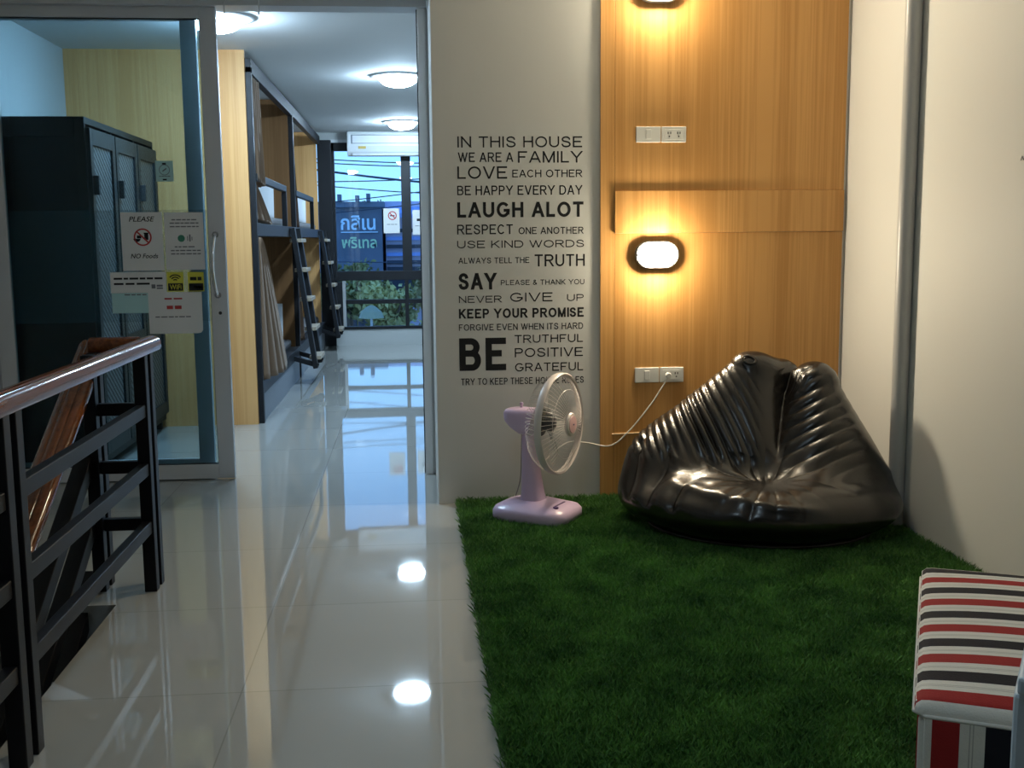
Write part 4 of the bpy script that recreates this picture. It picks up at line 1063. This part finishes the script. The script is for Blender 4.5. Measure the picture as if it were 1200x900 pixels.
obj('roof_vent', b, 'navy', t)
t = thing('row_house', (3, 33, -3.5), 'lilac grey row house with blue awnings right of the sign', 'building')
obj('facade', MB().box(-.72, 9, 31, 38, -3.5, 2.32), 'house', t)
obj('awning', MB().prism([(30.2, 1.85), (30.2, 1.98), (31, 2.16), (31, 1.95)], 'x', -.70, 6), 'house_blue', t)
for k in range(5): obj('sunshade_slat', MB().box(-.7, 6, 30.85, 31.0, .58 + .22 * k, .68 + .22 * k), 'house_blue' if k % 2 else 'house_dark', t)
obj('shop_opening', MB().box(-.7, 6, 30.9, 31.02, -.3, .5), 'house_dark', t)
obj('awning', MB().prism([(29.7, -.55), (29.7, -.42), (31, -.1), (31, -.35)], 'x', .3, 4), 'house_blue', t)

def tree(x, y, zc, r, m, label, seed, flat=.8):
    t = thing('street_tree', (x, y, -3.5), label, 'tree', 'trees across the street')
    rg = np.random.default_rng(seed)
    b = MB(); b.tube([(x, y, -3.5), (x + .05, y, (zc - 3.5) / 2), (x, y, zc)], [.16, .12, .06], 8)
    for k in range(6):
        a = k * 1.05 + seed; b.tube([(x, y, zc - r * .6), (x + math.cos(a) * r * .6, y + math.sin(a) * r * .6, zc + r * .2)], [.06, .02], 6)
    obj('trunk', b, 'bark', t)
    cl = rg.normal(size=(26, 3)); cl /= np.linalg.norm(cl, axis=1)[:, None]; cl *= (rg.random((26, 1)) ** .4) * r * .8
    n = 4200; c = cl[rg.integers(0, 26, n)] + rg.normal(size=(n, 3)) * r * .12
    c[:, 2] *= flat; c += (x, y, zc)
    d1 = rg.normal(size=(n, 3)); d1 /= np.linalg.norm(d1, axis=1)[:, None]; d2 = np.cross(d1, rg.normal(size=(n, 3))); d2 /= np.linalg.norm(d2, axis=1)[:, None]
    s = .085; V = np.stack([c - d1 * s, c + d2 * s * .5, c + d1 * s, c - d2 * s * .5], 1).reshape(-1, 3)
    obj('crown', MB().add([tuple(p) for p in V], [(4 * i, 4 * i + 1, 4 * i + 2, 4 * i + 3) for i in range(n)]), m, t)
tree(-1.55, 26.5, .05, 1.0, 'leaf', 'dark green street tree in front of the navy shop', 1)
tree(-.50, 24.2, -.30, .95, 'leaf_light', 'olive green street tree left of the window mullion', 2)
tree(.95, 28.2, .05, 1.1, 'leaf', 'green street tree right of the window mullion', 3)
tree(-1.35, 21.8, -1.1, .80, 'leaf_light', 'low leafy street tree below the crossbar of the window', 4)
tree(.35, 21.6, -1.05, .80, 'leaf', 'low green street tree behind the lower mullion', 5)
tree(-1.15, 42, 1.9, 1.1, 'leaf', 'tree top rising above the roof of the navy shop', 6)
t = thing('parasol', (-.78, 20.6, -3.5), 'teal street parasol beneath the trees outside', 'parasol')
obj('pole', MB().tube([(-.78, 20.6, -3.5), (-.78, 20.6, .0)], .025, 8), 'pipe', t)
obj('canopy', MB().lathe([(.24, -.22), (.19, -.10), (.10, -.02), (.02, .02)], (-.78, 20.6, .02), 'z', 10), 'teal', t)
# overhead cables
CB = [(2.98, 2.93), (2.90, 2.86), (2.74, 2.50), (2.50, 2.62), (2.42, 2.28), (2.05, 2.38), (1.82, 2.12), (.80, .82), (.55, .50)]
for k, (za, zb) in enumerate(CB):
    yy = 21 + .25 * k; sx = yy / 24
    pts = [(-1.9 * sx + 4.0 * sx * i / 12 - 0 * i, yy, za + (zb - za) * (i / 12) * 1.6 - .05 * math.sin(PI * i / 12)) for i in range(-24, 37)]
    pts = [(p[0], p[1], (1.25 + (p[2] - 1.25) * sx)) for p in pts]
    o = obj('power_cable', MB().tube(pts, .011 if k != 2 else .022, 5), 'wire_black')
    tag(o, 'thick black overhead cable crossing the sky outside the window' if k == 2 else 'thin black overhead cable crossing the street outside the window', 'cable', 'overhead street cables')
